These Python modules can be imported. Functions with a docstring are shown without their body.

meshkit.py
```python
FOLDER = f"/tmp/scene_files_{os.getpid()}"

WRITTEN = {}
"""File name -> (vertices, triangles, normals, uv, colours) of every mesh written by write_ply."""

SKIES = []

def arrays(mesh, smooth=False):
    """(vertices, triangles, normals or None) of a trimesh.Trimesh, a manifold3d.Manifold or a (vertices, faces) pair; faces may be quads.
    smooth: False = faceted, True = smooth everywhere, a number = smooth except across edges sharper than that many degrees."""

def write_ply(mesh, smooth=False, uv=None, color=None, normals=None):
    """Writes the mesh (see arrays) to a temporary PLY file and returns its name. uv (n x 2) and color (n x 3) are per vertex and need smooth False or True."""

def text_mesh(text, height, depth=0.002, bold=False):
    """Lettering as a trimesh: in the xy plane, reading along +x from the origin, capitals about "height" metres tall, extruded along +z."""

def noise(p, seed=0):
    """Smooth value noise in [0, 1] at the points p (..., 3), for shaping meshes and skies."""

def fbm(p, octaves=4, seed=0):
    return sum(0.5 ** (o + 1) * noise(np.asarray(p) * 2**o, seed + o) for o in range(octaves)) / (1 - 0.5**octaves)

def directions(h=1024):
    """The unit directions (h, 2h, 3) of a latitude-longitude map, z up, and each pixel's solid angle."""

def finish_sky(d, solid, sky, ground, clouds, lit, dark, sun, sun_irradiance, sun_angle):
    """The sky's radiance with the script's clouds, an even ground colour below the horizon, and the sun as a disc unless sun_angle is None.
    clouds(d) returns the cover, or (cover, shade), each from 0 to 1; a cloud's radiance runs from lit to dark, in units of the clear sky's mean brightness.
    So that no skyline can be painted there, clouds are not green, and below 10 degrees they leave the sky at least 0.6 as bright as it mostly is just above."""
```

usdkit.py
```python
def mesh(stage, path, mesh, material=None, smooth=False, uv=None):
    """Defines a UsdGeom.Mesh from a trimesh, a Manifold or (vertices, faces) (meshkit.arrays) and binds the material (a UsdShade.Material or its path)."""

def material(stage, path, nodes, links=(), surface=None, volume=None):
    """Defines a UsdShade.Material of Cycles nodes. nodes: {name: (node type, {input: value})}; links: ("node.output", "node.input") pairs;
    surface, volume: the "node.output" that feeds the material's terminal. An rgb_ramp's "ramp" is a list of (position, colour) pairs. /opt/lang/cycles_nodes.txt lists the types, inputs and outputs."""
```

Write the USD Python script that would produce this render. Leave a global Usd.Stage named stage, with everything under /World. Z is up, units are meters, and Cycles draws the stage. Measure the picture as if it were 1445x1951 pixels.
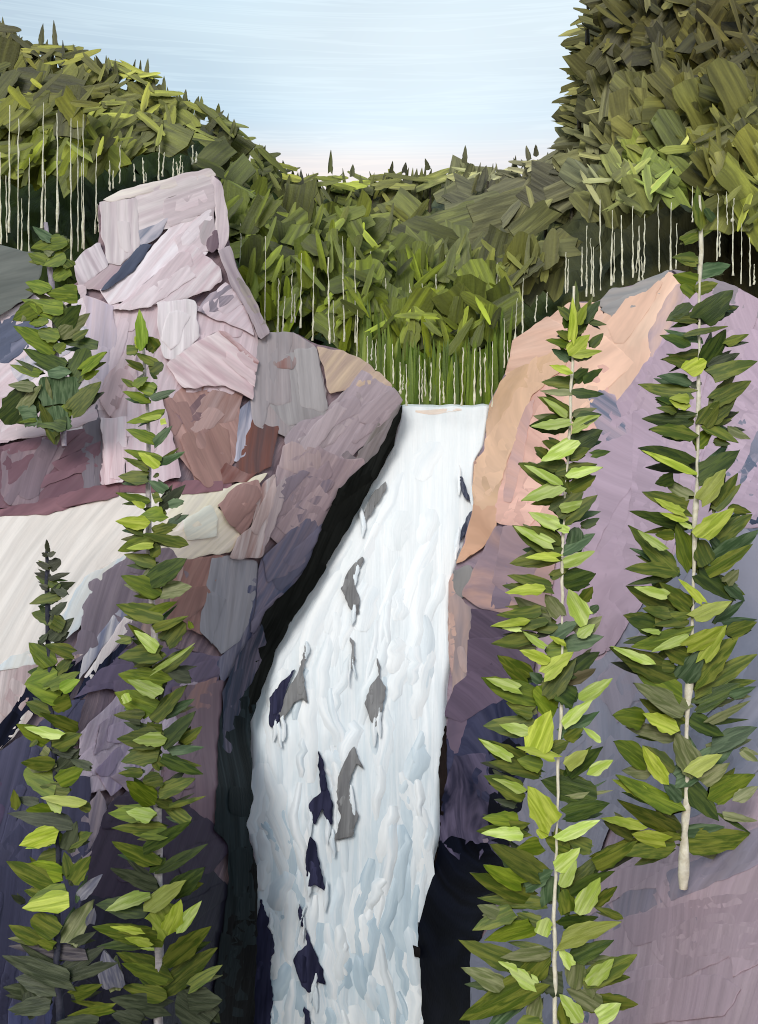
import math, random
import numpy as np
from scipy.interpolate import RBFInterpolator
from scipy.spatial import Delaunay
from shapely.geometry import Polygon, Point, box as sbox
from shapely import affinity, contains_xy
from pxr import Usd, UsdGeom, UsdLux, UsdShade, Sdf, Gf, Vt
import usdkit

EXPOSURE = 0.12
SKY_STRENGTH = 0.1

stage = Usd.Stage.CreateInMemory()
UsdGeom.SetStageUpAxis(stage, 'Z')
UsdGeom.SetStageMetersPerUnit(stage, 1.0)
UsdGeom.Xform.Define(stage, '/World')
UsdGeom.Scope.Define(stage, '/World/Looks')
rng = random.Random(11)
nrg = np.random.default_rng(11)

# ---------------------------------------------------------------- camera, sky, sun, exposure
FOC, CX, CY = 2000.0, 722.5, 975.5           # level camera on the far bank, a tall 40 x 52 degree view
cam = UsdGeom.Camera.Define(stage, '/World/camera')
cam.CreateHorizontalApertureAttr(36.0)
cam.CreateVerticalApertureAttr(36.0 * 1024 / 758)
cam.CreateFocalLengthAttr(36.0 * FOC / 1445)
cam.CreateClippingRangeAttr(Gf.Vec2f(0.1, 5000))
cam.AddRotateXOp().Set(90.0)
cam.CreateExposureAttr(EXPOSURE)

SUN = np.array([-0.28, -0.84, 0.55]); SUN = SUN / np.linalg.norm(SUN)   # towards the sun: behind the viewer, upper left
sun = UsdLux.DistantLight.Define(stage, '/World/sun')
sun.CreateIntensityAttr(0.4)
sun.CreateAngleAttr(24.0)
sun.CreateNormalizeAttr(True)
sun.CreateColorAttr(Gf.Vec3f(1.0, 0.965, 0.92))
zax = Gf.Vec3d(*map(float, SUN))
sun.AddTransformOp().Set(Gf.Matrix4d(Gf.Rotation(Gf.Vec3d(0, 0, 1), zax), Gf.Vec3d(0, 0, 0)))

sky_mat = usdkit.material(stage, '/World/Looks/sky_air', {
    'sky': ('sky_texture', {'sky_type': 'single_scattering', 'sun_disc': False,
                            'sun_elevation': math.asin(SUN[2]), 'sun_rotation': math.atan2(SUN[0], SUN[1])}),
    'tc': ('texture_coordinate', {}),
    'xyz': ('separate_xyz', {}),
    'elev': ('rgb_ramp', {'ramp': [(0.0, (9.4, 8.3, 7.9)), (0.305, (9.4, 8.4, 8.0)), (0.318, (9.2, 8.6, 8.4)), (0.333, (8.0, 8.9, 9.4)),
                                   (0.35, (6.7, 8.4, 9.5)), (0.375, (7.0, 8.6, 9.5)), (0.41, (7.2, 8.7, 9.5)), (0.47, (6.4, 8.2, 9.4)), (1.0, (6.4, 8.2, 9.4))]}),
    'map': ('mapping', {'scale': (1.8, 1.8, 70.0), 'rotation': (0.03, 0.0, 0.3)}),
    'wisp': ('noise_texture', {'scale': 1.5, 'detail': 5.0, 'roughness': 0.55, 'distortion': 1.2}),
    'wr': ('rgb_ramp', {'ramp': [(0.47, (0, 0, 0)), (0.53, (1, 1, 1)), (0.57, (0.2, 0.2, 0.2)), (0.7, (0, 0, 0))]}),
    'map2': ('mapping', {'scale': (2.2, 2.2, 5.0), 'location': (0.7, 0.0, 0.4)}),
    'bank': ('noise_texture', {'scale': 1.0, 'detail': 2.0}),
    'br': ('rgb_ramp', {'ramp': [(0.38, (0, 0, 0)), (0.62, (1, 1, 1))]}),
    'cov': ('math', {'math_type': 'multiply_add', 'value2': 0.09, 'value3': 0.0}),
    'cov2': ('math', {'math_type': 'multiply_add', 'value2': 0.3, 'value3': 0.55}),
    'sum': ('math', {'math_type': 'add'}),
    'gd': ('vector_math', {'math_type': 'dot_product', 'vector2': (0.105, 0.906, 0.41)}),
    'gr': ('map_range', {'range_type': 'smoothstep', 'from_min': 0.965, 'from_max': 1.0, 'to_min': 0.0, 'to_max': 0.26, 'clamp': True}),
    'veil': ('mix', {'color2': (10.6, 11.0, 11.0)}),
    'mix': ('mix', {}),
    'bg': ('background_shader', {'strength': SKY_STRENGTH}),
}, [('tc.generated', 'xyz.vector'), ('xyz.z', 'elev.fac'), ('tc.generated', 'map.vector'), ('map.vector', 'wisp.vector'),
    ('wisp.fac', 'wr.fac'), ('tc.generated', 'map2.vector'), ('map2.vector', 'bank.vector'), ('bank.fac', 'br.fac'),
    ('wr.color', 'cov.value1'), ('br.color', 'cov2.value1'), ('cov.value', 'sum.value1'), ('cov2.value', 'sum.value2'),
    ('sum.value', 'mix.fac'), ('sky.color', 'mix.color1'), ('elev.color', 'mix.color2'),
    ('tc.generated', 'gd.vector1'), ('gd.value', 'gr.value'), ('gr.result', 'veil.fac'), ('mix.color', 'veil.color1'), ('veil.color', 'bg.color')],
    surface='bg.background')
dome = UsdLux.DomeLight.Define(stage, '/World/sky')
dome.CreateIntensityAttr(1.0)
UsdShade.MaterialBindingAPI.Apply(dome.GetPrim()).Bind(sky_mat)
dome.GetPrim().SetCustomDataByKey('kind', 'structure')
dome.GetPrim().SetCustomDataByKey('label', 'pale blue sky with thin white streaks of cloud and a pinkish horizon')

# ---------------------------------------------------------------- helpers
def U(px, py, d):
    """The point that stands d metres ahead on the line of sight through a place in the view."""
    px, py, d = np.broadcast_arrays(np.asarray(px, float), np.asarray(py, float), np.asarray(d, float))
    return np.stack([(px - CX) / FOC * d, d, (CY - py) / FOC * d], -1)

def lin(c):
    c = np.asarray(c, float) / 255.0
    return np.where(c < 0.04045, c / 12.92, ((c + 0.055) / 1.055) ** 2.4)

def lerp(a, b, t): return np.asarray(a, float) * (1 - t) + np.asarray(b, float) * t

_used = {}
def numbered(path):
    n = _used.get(path, 0); _used[path] = n + 1
    return path if n == 0 else f'{path}_{n:03d}'

def info(prim, label=None, cat=None, group=None, kind=None):
    for k, v in (('label', label), ('category', cat), ('group', group), ('kind', kind)):
        if v: prim.SetCustomDataByKey(k, v)
    return prim

def thing(name, label, cat, loc=(0, 0, 0), group=None, kind=None):
    p = numbered('/World/' + name)
    x = UsdGeom.Xform.Define(stage, p)
    x.AddTranslateOp().Set(Gf.Vec3d(*map(float, loc)))
    info(x.GetPrim(), label, cat, group, kind)
    return p, np.asarray(loc, float)

def put(owner, name, v, f, mat, ca=None, cb=None, uv=None, smooth=True, vcol=None):
    """One Mesh prim. owner = (path, origin) of its thing; ca and cb are the two pigments its streaks run between."""
    path, org = owner if owner else ('/World', np.zeros(3))
    p = numbered(path + '/' + name)
    v = np.asarray(v, float) - org
    m = usdkit.mesh(stage, p, (v, np.asarray(f, int)), mat, smooth=smooth, uv=uv)
    api = UsdGeom.PrimvarsAPI(m)
    n = len(v)
    for key, c in (('ca', ca), ('cb', cb)):
        if c is not None:
            arr = np.tile(lin(c), (n, 1)) if vcol is None else np.asarray(vcol[key])
            api.CreatePrimvar(key, Sdf.ValueTypeNames.Color3fArray, 'vertex').Set(Vt.Vec3fArray.FromNumpy(arr.astype(np.float32)))
    return m.GetPrim()

def pigment(name, rough=0.5, spec=0.35, su=1.1, sv=16.0, lo=0.38, hi=0.62, bump=0.35, dist=0.03, trans=0.0, fine=60.0, tone=0.16, vary=0.3):
    """A material whose streaks run along the piece, with ridges in its relief and a slightly different tone on every piece."""
    nodes = {
        'uv': ('uvmap', {'attribute': 'st'}),
        'map': ('mapping', {'scale': (su, sv, 1.0)}),
        'nz': ('noise_texture', {'scale': 1.0, 'detail': 4.0, 'roughness': 0.5, 'distortion': 0.9}),
        'rp': ('rgb_ramp', {'ramp': [(lo, (0, 0, 0)), (hi, (1, 1, 1))]}),
        'ca': ('attribute', {'attribute': 'ca'}),
        'cb': ('attribute', {'attribute': 'cb'}),
        'mx': ('mix', {}),
        'oi': ('object_info', {}),
        'tn': ('math', {'math_type': 'multiply_add', 'value2': tone, 'value3': 1.0 - tone / 2}),
        'gm': ('mix', {'mix_type': 'multiply', 'fac': 1.0}),
        'geo': ('geometry', {}),
        'cl': ('noise_texture', {'scale': fine, 'detail': 3.0}),
        'mapb': ('mapping', {'scale': (su * 0.8, sv * 1.6, 1.0)}),
        'nb': ('noise_texture', {'scale': 1.0, 'detail': 4.0, 'roughness': 0.6}),
        'hs': ('math', {'math_type': 'multiply_add', 'value2': 0.22}),
        'vr': ('map_range', {'from_min': 0.32, 'from_max': 0.68, 'to_min': 1.0 - vary * .6, 'to_max': 1.0 + vary * .4, 'clamp': True}),
        'gv': ('mix', {'mix_type': 'multiply', 'fac': 1.0}),
        'bp': ('bump', {'strength': bump, 'distance': dist}),
        'p': ('principled_bsdf', {'roughness': rough, 'specular_ior_level': spec}),
    }
    links = [('uv.UV', 'map.vector'), ('map.vector', 'nz.vector'), ('nz.fac', 'rp.fac'), ('rp.color', 'mx.fac'),
             ('ca.color', 'mx.color1'), ('cb.color', 'mx.color2'), ('mx.color', 'gm.color1'), ('oi.random', 'tn.value1'), ('tn.value', 'gm.color2'),
             ('nb.fac', 'vr.value'), ('gm.color', 'gv.color1'), ('vr.result', 'gv.color2'), ('gv.color', 'p.base_color'), ('geo.position', 'cl.vector'), ('uv.UV', 'mapb.vector'), ('mapb.vector', 'nb.vector'),
             ('cl.fac', 'hs.value1'), ('nb.fac', 'hs.value3'), ('hs.value', 'bp.height'), ('bp.normal', 'p.normal')]
    out = 'p.BSDF'
    if trans:
        nodes['tr'] = ('translucent_bsdf', {})
        nodes['mc'] = ('mix_closure', {'fac': trans})
        links += [('gm.color', 'tr.color'), ('bp.normal', 'tr.normal'), ('p.BSDF', 'mc.closure1'), ('tr.BSDF', 'mc.closure2')]
        out = 'mc.closure'
    return usdkit.material(stage, '/World/Looks/' + name, nodes, links, surface=out)

M_ROCK = pigment('streaked_rock', rough=0.55, spec=0.3, su=0.33, sv=2.4, lo=0.36, hi=0.64, bump=0.42, dist=0.05, fine=9.0)
M_WET_SHADE = pigment('wet_and_shadow_rock', vary=0.5, rough=0.55, spec=0.04, su=0.35, sv=3.0, bump=0.5, dist=0.06, fine=9.0)  # wet stones in the falls, and crevice shadow painted as near-black rock
M_CORE = pigment('weathered_rock', rough=0.7, spec=0.2, su=0.5, sv=2.0, bump=0.7, dist=0.12, fine=3.0)
M_LEAF = pigment('broad_leaf', vary=0.4, rough=0.48, spec=0.28, su=1.5, sv=10.0, lo=0.42, hi=0.6, bump=0.6, dist=0.02, fine=45.0, tone=0.22)
M_FOREST = pigment('forest_leaf', vary=0.55, rough=0.5, spec=0.32, su=0.28, sv=2.2, lo=0.42, hi=0.62, bump=0.7, dist=0.08, fine=8.0, tone=0.2)
M_UNDER = pigment('undergrowth', rough=0.75, spec=0.15, su=0.12, sv=1.6, bump=0.8, dist=0.25, fine=2.0)
M_FOAM = pigment('white_water', vary=0.05, rough=0.38, spec=0.4, su=0.3, sv=3.0, lo=0.4, hi=0.66, bump=0.4, dist=0.05, fine=6.0, tone=0.05)
M_BARK = pigment('pale_bark', rough=0.6, spec=0.25, su=6.0, sv=4.0, bump=0.5, dist=0.02, fine=30.0)

def blade(a, b, width, face, profile='leaf', ridge=0.14, bend=0.06, seed=0, ragged=0.1):
    """A solid flat dab from a to b (a leaf from base to tip, or a clump of foliage), ridged, bent and ragged. Returns v, f, uv."""
    r = np.random.default_rng(seed)
    a, b = np.asarray(a, float), np.asarray(b, float)
    ax = b - a; L = np.linalg.norm(ax); ax = ax / L
    n = np.asarray(face, float); n = n - ax * (n @ ax); n /= np.linalg.norm(n)
    s = np.cross(n, ax)
    K = 10
    t = np.linspace(0, 1, K)
    if profile == 'leaf':
        w = np.interp(t, [0, .08, .25, .48, .72, .9, 1], [.62, .86, 1.0, .92, .62, .28, .03])
    elif profile == 'spike':
        w = np.interp(t, [0, .2, .5, .8, 1], [.8, 1, .8, .45, .05])
    elif profile == 'wedge':
        w = np.interp(t, [0, .1, .4, .7, .9, 1], [.75, .95, 1.0, .85, .55, .25])
    else:                                       # a broad knife-shaped clump with torn ends
        w = np.interp(t, [0, .05, .5, .95, 1], [.86, 1, .96, 1, .9])
    wl = w * (1 + r.uniform(-ragged, ragged, K)); wr = w * (1 + r.uniform(-ragged, ragged, K))
    sk = r.uniform(-0.3, 0.3) if profile in ('clump', 'wedge') else r.uniform(-0.12, 0.12)
    bow = r.uniform(-1, 1) * bend
    v, uv = [], []
    h = width * 0.5
    for k in range(K):
        off = (bow * L * (4 * t[k] * (1 - t[k])))
        e = 0.0 if 0 < k < K - 1 else 0.12
        torn = r.uniform(-e, e, 3) * L * (0.9 if profile == 'clump' else .15 if k else 1.1)
        for j, (side, lift) in enumerate(((-wl[k], 0.0), (0.06 * r.uniform(-1, 1), ridge), (wr[k], 0.0))):
            sh = sk * side * h * (1 if profile in ('clump', 'wedge') else 0.3)
            p = a + ax * (L * t[k] + torn[j] + sh) + s * (side * h + off * 0.35) + n * (lift * width * (0.4 + 0.6 * w[k]) * 0.6 - off * 0.8)
            v.append(p); uv.append((L * t[k] + torn[j], side * h))
    back = len(v)
    for k in range(K):                          # the underside, a crisp thin edge away
        for q, dz in ((0, 0.03), (1, 0.09 + ridge), (2, 0.03)):
            v.append(v[3 * k + q] - n * (dz * width)); uv.append(uv[3 * k + q])
    f = []
    for k in range(K - 1):
        i, j = 3 * k, 3 * k + 3
        f += [(i, i + 1, j + 1), (i, j + 1, j), (i + 1, i + 2, j + 2), (i + 1, j + 2, j + 1)]
        bi, bj = back + i, back + j
        f += [(bi, bj + 1, bi + 1), (bi, bj, bj + 1), (bi + 1, bj + 2, bi + 2), (bi + 1, bj + 1, bj + 2)]
    f = [(p, r_, q) for p, q, r_ in f]
    uv = np.asarray(uv) + r.uniform(0, 40, 2)
    return np.asarray(v), np.asarray(f), uv

def tube(points, radii, sides=7, seed=0, knobs=0.0):
    r = np.random.default_rng(seed)
    p = np.asarray(points, float); rad = np.broadcast_to(np.asarray(radii, float), (len(p),))
    t = np.gradient(p, axis=0); t /= np.linalg.norm(t, axis=1, keepdims=True)
    ref = np.array([1.0, 0, 0])
    a = np.cross(t, ref); a /= np.linalg.norm(a, axis=1, keepdims=True)
    b = np.cross(t, a)
    ang = np.arange(sides) * 2 * np.pi / sides
    rr = rad[:, None] * (1 + knobs * r.uniform(-1, 1, (len(p), sides)))
    v = p[:, None] + rr[..., None] * (np.cos(ang)[None, :, None] * a[:, None] + np.sin(ang)[None, :, None] * b[:, None])
    i, j = np.meshgrid(np.arange(len(p) - 1), np.arange(sides), indexing='ij')
    q = np.stack([i * sides + j, i * sides + (j + 1) % sides, (i + 1) * sides + (j + 1) % sides, (i + 1) * sides + j], -1).reshape(-1, 4)
    f = np.vstack([q[:, [0, 1, 2]], q[:, [0, 2, 3]]])
    v = v.reshape(-1, 3)
    n = len(v)
    v = np.vstack([v, p[0], p[-1]])
    m = (len(p) - 1) * sides
    caps = [(n, (k + 1) % sides, k) for k in range(sides)] + [(n + 1, m + k, m + (k + 1) % sides) for k in range(sides)]
    f = np.vstack([f, caps])
    ln = np.concatenate([[0], np.cumsum(np.linalg.norm(np.diff(p, axis=0), axis=1))])
    uv = np.stack([np.repeat(ln, sides), np.tile(ang * 0.1, len(p))], -1)
    uv = np.vstack([uv, uv[0], uv[-1]]) + r.uniform(0, 40, 2)
    return v, f, uv

def field(points, smooth=0.5):
    q = np.asarray(points, float)
    rb = RBFInterpolator(q[:, :2] / 500.0, q[:, 2], kernel='linear', smoothing=0.02)
    return lambda x, y: rb(np.stack([np.ravel(x), np.ravel(y)], -1) / 500.0).reshape(np.shape(x))

def rough_ring(poly, step=7.0, amp=2.2, seed=0):
    """The outline, resampled and torn a little, as broken rock is."""
    r = np.random.default_rng(seed)
    ring = poly.exterior
    n = max(8, int(ring.length / step))
    pts = np.array([ring.interpolate(k / n, normalized=True).coords[0] for k in range(n)])
    c = np.convolve(np.r_[r.normal(size=n), ], [0.3, 0.5, 0.3], 'same')
    d = np.roll(pts, -1, 0) - np.roll(pts, 1, 0)
    d /= np.linalg.norm(d, axis=1, keepdims=True) + 1e-9
    nor = np.stack([d[:, 1], -d[:, 0]], -1)
    return pts + nor * (c * amp)[:, None]

def slab_mesh(pts2, depth, proud, angle, thick=0.35, step=26.0, seed=0, bumpy=0.02, edge=4.0):
    """A rock face: a plate with torn, rounded edges whose front follows depth(x, y) - proud."""
    r = np.random.default_rng(seed)
    poly = Polygon(pts2)
    if not poly.is_valid:
        poly = poly.buffer(0)
        if poly.geom_type != 'Polygon': poly = max(poly.geoms, key=lambda g: g.area)
        pts2 = np.array(poly.exterior.coords)[:-1]
    inner = poly.buffer(-edge)
    ps = [pts2]; tag = [np.zeros(len(pts2))]
    if not inner.is_empty:
        for g in getattr(inner, 'geoms', [inner]):
            n = max(4, int(g.exterior.length / (step * 0.5)))
            q = np.array([g.exterior.interpolate(k / n, normalized=True).coords[0] for k in range(n)])
            ps.append(q); tag.append(np.ones(len(q)))
        x0, y0, x1, y1 = poly.bounds
        gx, gy = np.meshgrid(np.arange(x0, x1, step), np.arange(y0, y1, step))
        q = np.stack([gx.ravel(), gy.ravel()], -1) + r.uniform(-step / 4, step / 4, (gx.size, 2))
        ok = contains_xy(poly.buffer(-edge * 2.2), q[:, 0], q[:, 1])
        ps.append(q[ok]); tag.append(np.full(ok.sum(), 2))
    p = np.vstack(ps); tag = np.concatenate(tag)
    tri = Delaunay(p).simplices
    c = p[tri].mean(1)
    tri = tri[contains_xy(poly.buffer(0.3), c[:, 0], c[:, 1])]
    a_, b_, c_ = p[tri[:, 0]], p[tri[:, 1]], p[tri[:, 2]]
    area = (b_[:, 0] - a_[:, 0]) * (c_[:, 1] - a_[:, 1]) - (b_[:, 1] - a_[:, 1]) * (c_[:, 0] - a_[:, 0])
    tri = tri[np.abs(area) > 1e-3]; area = area[np.abs(area) > 1e-3]
    tri[area > 0] = tri[area > 0][:, [0, 2, 1]]
    d = depth(p[:, 0], p[:, 1])
    lift = np.where(tag == 0, 0.6, 1.0) * proud
    front = d - lift + np.where(tag > 0, r.normal(0, bumpy, len(p)), 0) - np.where(tag == 1, 0.012, 0)
    v = U(p[:, 0], p[:, 1], front)
    e = np.sort(np.vstack([tri[:, [0, 1]], tri[:, [1, 2]], tri[:, [2, 0]]]), 1)
    dirs = np.vstack([tri[:, [0, 1]], tri[:, [1, 2]], tri[:, [2, 0]]])
    _, idx, cnt = np.unique(e, axis=0, return_index=True, return_counts=True)
    rim = dirs[idx[cnt == 1]]
    ids = np.unique(rim); back = {i: len(v) + k for k, i in enumerate(ids)}
    vb = U(p[ids, 0], p[ids, 1], d[ids] + thick)
    v = np.vstack([v, v[ids], vb])
    side = []; nb = len(ids)
    for i, j in rim:
        side += [(back[j], back[i], back[i] + nb), (back[j], back[i] + nb, back[j] + nb)]
    f = np.vstack([tri, side])
    pp = np.vstack([p, p[ids], p[ids]]); m = v[:, 1] / FOC
    ca, sa = math.cos(math.radians(angle)), math.sin(math.radians(angle))
    uv = np.stack([(pp[:, 0] * ca - pp[:, 1] * sa) * m, (pp[:, 0] * sa + pp[:, 1] * ca) * m], -1) + r.uniform(0, 60, 2)
    return v, f, uv

# ---------------------------------------------------------------- the lie of the land (view x, view y, metres ahead)
D_FOREST = field([(-400, 480, 46), (0, 480, 50), (0, 250, 62), (0, 0, 80), (-400, 0, 75), (200, 400, 52), (350, 330, 54), (480, 300, 85), (450, 500, 60), (600, 640, 52),
                  (750, 770, 48.5), (930, 770, 48.5), (800, 600, 58), (800, 450, 85), (800, 330, 125), (600, 320, 115), (1000, 310, 105), (1000, 480, 68), (1080, 560, 52),
                  (1200, 530, 49), (1445, 540, 48), (1200, 350, 56), (1445, 200, 52), (1445, 0, 55), (1110, 0, 65), (1070, 250, 74), (1850, 540, 44), (1850, 0, 52), (-400, 900, 44), (700, 900, 47), (1850, 900, 42)])
D_LEFT = field([(760, 760, 45.0), (700, 690, 45), (745, 850, 45.0), (650, 1000, 43.8), (600, 1090, 43.0), (500, 1250, 41.9), (475, 1400, 40.9), (480, 1951, 38.2), (480, 2300, 37), (400, 330, 44.5), (190, 400, 43), (505, 640, 43.4),
                (300, 600, 41.5), (150, 600, 41), (0, 700, 39.5), (0, 950, 36), (0, 1100, 33.5), (350, 1000, 37), (480, 950, 39.5), (160, 1350, 31), (0, 1450, 29), (400, 1500, 35), (300, 1700, 31), (0, 1951, 25.5), (300, 1951, 29.5),
                (0, 2300, 23), (300, 2300, 27), (-300, 700, 37), (-300, 1951, 22), (-300, 2300, 20), (450, 870, 41)])
D_RIGHT = field([(928, 775, 46.6), (960, 700, 46.6), (1050, 600, 45.5), (1275, 515, 43), (1445, 560, 41), (905, 900, 45.0), (862, 1100, 43.0), (850, 1500, 40.5), (820, 1951, 38.2), (820, 2300, 37.2), (930, 1600, 39.4), (1000, 1500, 36), (1000, 1700, 33), (1100, 1951, 25),
                 (1100, 2300, 22), (1445, 1951, 18), (1445, 2300, 15), (1445, 1000, 31), (1200, 1200, 33), (1000, 1000, 39.5), (1300, 1690, 23.5), (1800, 700, 38), (1800, 1951, 15), (1800, 2300, 13), (950, 1300, 40.5), (1445, 1400, 26)])
D_WATER = lambda x, y: np.interp(np.asarray(y, float), [700, 775, 900, 1000, 1250, 1400, 1600, 1951, 2300], [46.8, 46.2, 45.0, 44.1, 42.3, 41.3, 40.2, 38.5, 37.3])

def grid_sheet(xs, ys, depth_of, y_of=None):
    X, V = np.meshgrid(xs, ys)
    Y = V if y_of is None else y_of(X, V)
    P = U(X, Y, depth_of(X, Y)).reshape(-1, 3)
    nx, ny = len(xs), len(ys)
    i, j = np.meshgrid(np.arange(ny - 1), np.arange(nx - 1), indexing='ij')
    a = i * nx + j
    f = np.vstack([np.stack([a, a + nx, a + 1], -1).reshape(-1, 3), np.stack([a + 1, a + nx, a + nx + 1], -1).reshape(-1, 3)])
    return P, f, X.ravel(), Y.ravel()

# the floor of the gorge, out to the horizon
gx = np.linspace(-1, 1, 41); gx = np.sign(gx) * np.abs(gx) ** 2.5 * 1500
GX, GY = np.meshgrid(gx, gx)
GZ = -25 + 0.8 * np.sin(GX * .05) * np.cos(GY * .043)
P = np.stack([GX.ravel(), GY.ravel(), GZ.ravel()], -1)
i, j = np.meshgrid(np.arange(40), np.arange(40), indexing='ij'); a = i * 41 + j
F = np.vstack([np.stack([a, a + 1, a + 41], -1).reshape(-1, 3), np.stack([a + 1, a + 42, a + 41], -1).reshape(-1, 3)])
info(put(None, 'ground', P, F, M_UNDER, (70, 78, 50), (110, 105, 95), P[:, :2]), 'mossy stony floor of the gorge', kind='structure')
# the pool at the foot of the falls
ring = np.array([(math.cos(t) * 9 * (1 + .15 * math.sin(3 * t)) - 3, 37 + math.sin(t) * 6) for t in np.linspace(0, 2 * np.pi, 40, endpoint=False)])
P = np.vstack([np.c_[ring, np.full(40, -23.9)], [[-3, 37, -23.9]]])
F = np.array([(40, k, (k + 1) % 40) for k in range(40)])
info(put(None, 'pool', P, F, M_FOAM, (120, 140, 150), (215, 225, 228), P[:, :2]), 'foaming pool below the falls', kind='structure')

# forested hills behind
SKYX = [-500, -200, 0, 50, 100, 150, 200, 280, 310, 360, 400, 440, 480, 520, 560, 600, 650, 700, 750, 800, 850, 900, 950, 1000, 1045, 1088, 1106, 1119, 1129, 1138, 1152, 1500, 1900]
SKYY = [-60, -60, 40, 85, 85, 95, 112, 130, 170, 190, 205, 225, 275, 300, 328, 338, 334, 335, 335, 328, 328, 318, 320, 302, 292, 265, 200, 140, 80, 0, -60, -160, -120]
sky_y = lambda x: np.interp(x, SKYX, SKYY)
UND = [((60, 420), (34, 46, 2)), ((200, 380), (30, 42, 2)), ((350, 310), (32, 46, 3)), ((60, 200), (40, 48, 16)), ((300, 200), (45, 52, 20)), ((480, 420), (48, 66, 12)), ((600, 560), (52, 74, 12)),  # forest-interior shade is put into these dark greens; brink greens brightened against it
       ((560, 400), (40, 52, 14)), ((700, 560), (46, 64, 10)), ((640, 480), (26, 34, 10)), ((820, 730), (104, 128, 22)), ((740, 700), (92, 116, 18)), ((920, 700), (92, 112, 20)), ((850, 500), (48, 56, 18)), ((950, 600), (44, 52, 16)),
       ((950, 420), (100, 103, 76)), ((880, 370), (84, 88, 62)), ((1050, 350), (104, 104, 80)), ((750, 380), (70, 74, 40)), ((1120, 480), (66, 66, 38)), ((1250, 450), (54, 52, 28)), ((1400, 480), (42, 38, 16)), ((1200, 200), (56, 54, 26)), ((1350, 100), (40, 36, 16)), ((1120, 300), (96, 96, 66))]
UPT = np.array([u[0] for u in UND], float); UCOL = np.array([u[1] for u in UND], float)
def near_color(x, y, pts, cols, power=3.0):
    d = np.hypot(np.asarray(x, float)[..., None] - pts[:, 0], (np.asarray(y, float)[..., None] - pts[:, 1])) + 6
    w = d ** -power
    return (w[..., None] * cols).sum(-2) / w.sum(-1, keepdims=True)

def hill_y(X, V):           # V from 0 (foot) to 1 (brow)
    top = np.where(X < 1060, sky_y(X) + np.interp(X, [0, 400, 520, 1000, 1060], [55, 60, 38, 38, 50]), np.interp(X, [1060, 1125, 1168, 1215, 1500], [340, 260, 120, 20, -90]))
    return 940 + (top - 940) * V
P, F, X, Y = grid_sheet(np.linspace(-450, 1850, 150), np.linspace(0, 1, 46), lambda x, y: D_FOREST(x, y) + 3.0, hill_y)
F = F[:, [0, 2, 1]]
top = P[-150:]                                   # the far side of the ridge
back = top + np.array([0, 60, -6.0]); back2 = top + np.array([0, 260, -60.0])
n0 = len(P); P = np.vstack([P, back, back2])
q = np.arange(149)
for lo, hi in ((n0 - 150, n0), (n0, n0 + 150)):
    F = np.vstack([F, np.stack([lo + q, hi + q + 1, hi + q], -1), np.stack([lo + q, lo + q + 1, hi + q + 1], -1)])
P = P + np.c_[nrg.normal(0, .15, len(P)), nrg.normal(0, .3, len(P)), nrg.normal(0, .15, len(P))]
ca = lin(near_color(np.r_[X, X[-150:], X[-150:]], np.r_[Y, Y[-150:], Y[-150:]], UPT, UCOL))
UVs = np.c_[P[:, 2] + P[:, 1] * .4, P[:, 0]]
info(put(None, 'hills', P, F, M_UNDER, (1, 1, 1), (1, 1, 1), UVs, vcol={'ca': ca * .8, 'cb': ca * 1.3}), 'steep hillsides thick with green undergrowth, painted dark for forest shade, behind the rocks', kind='structure')

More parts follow.
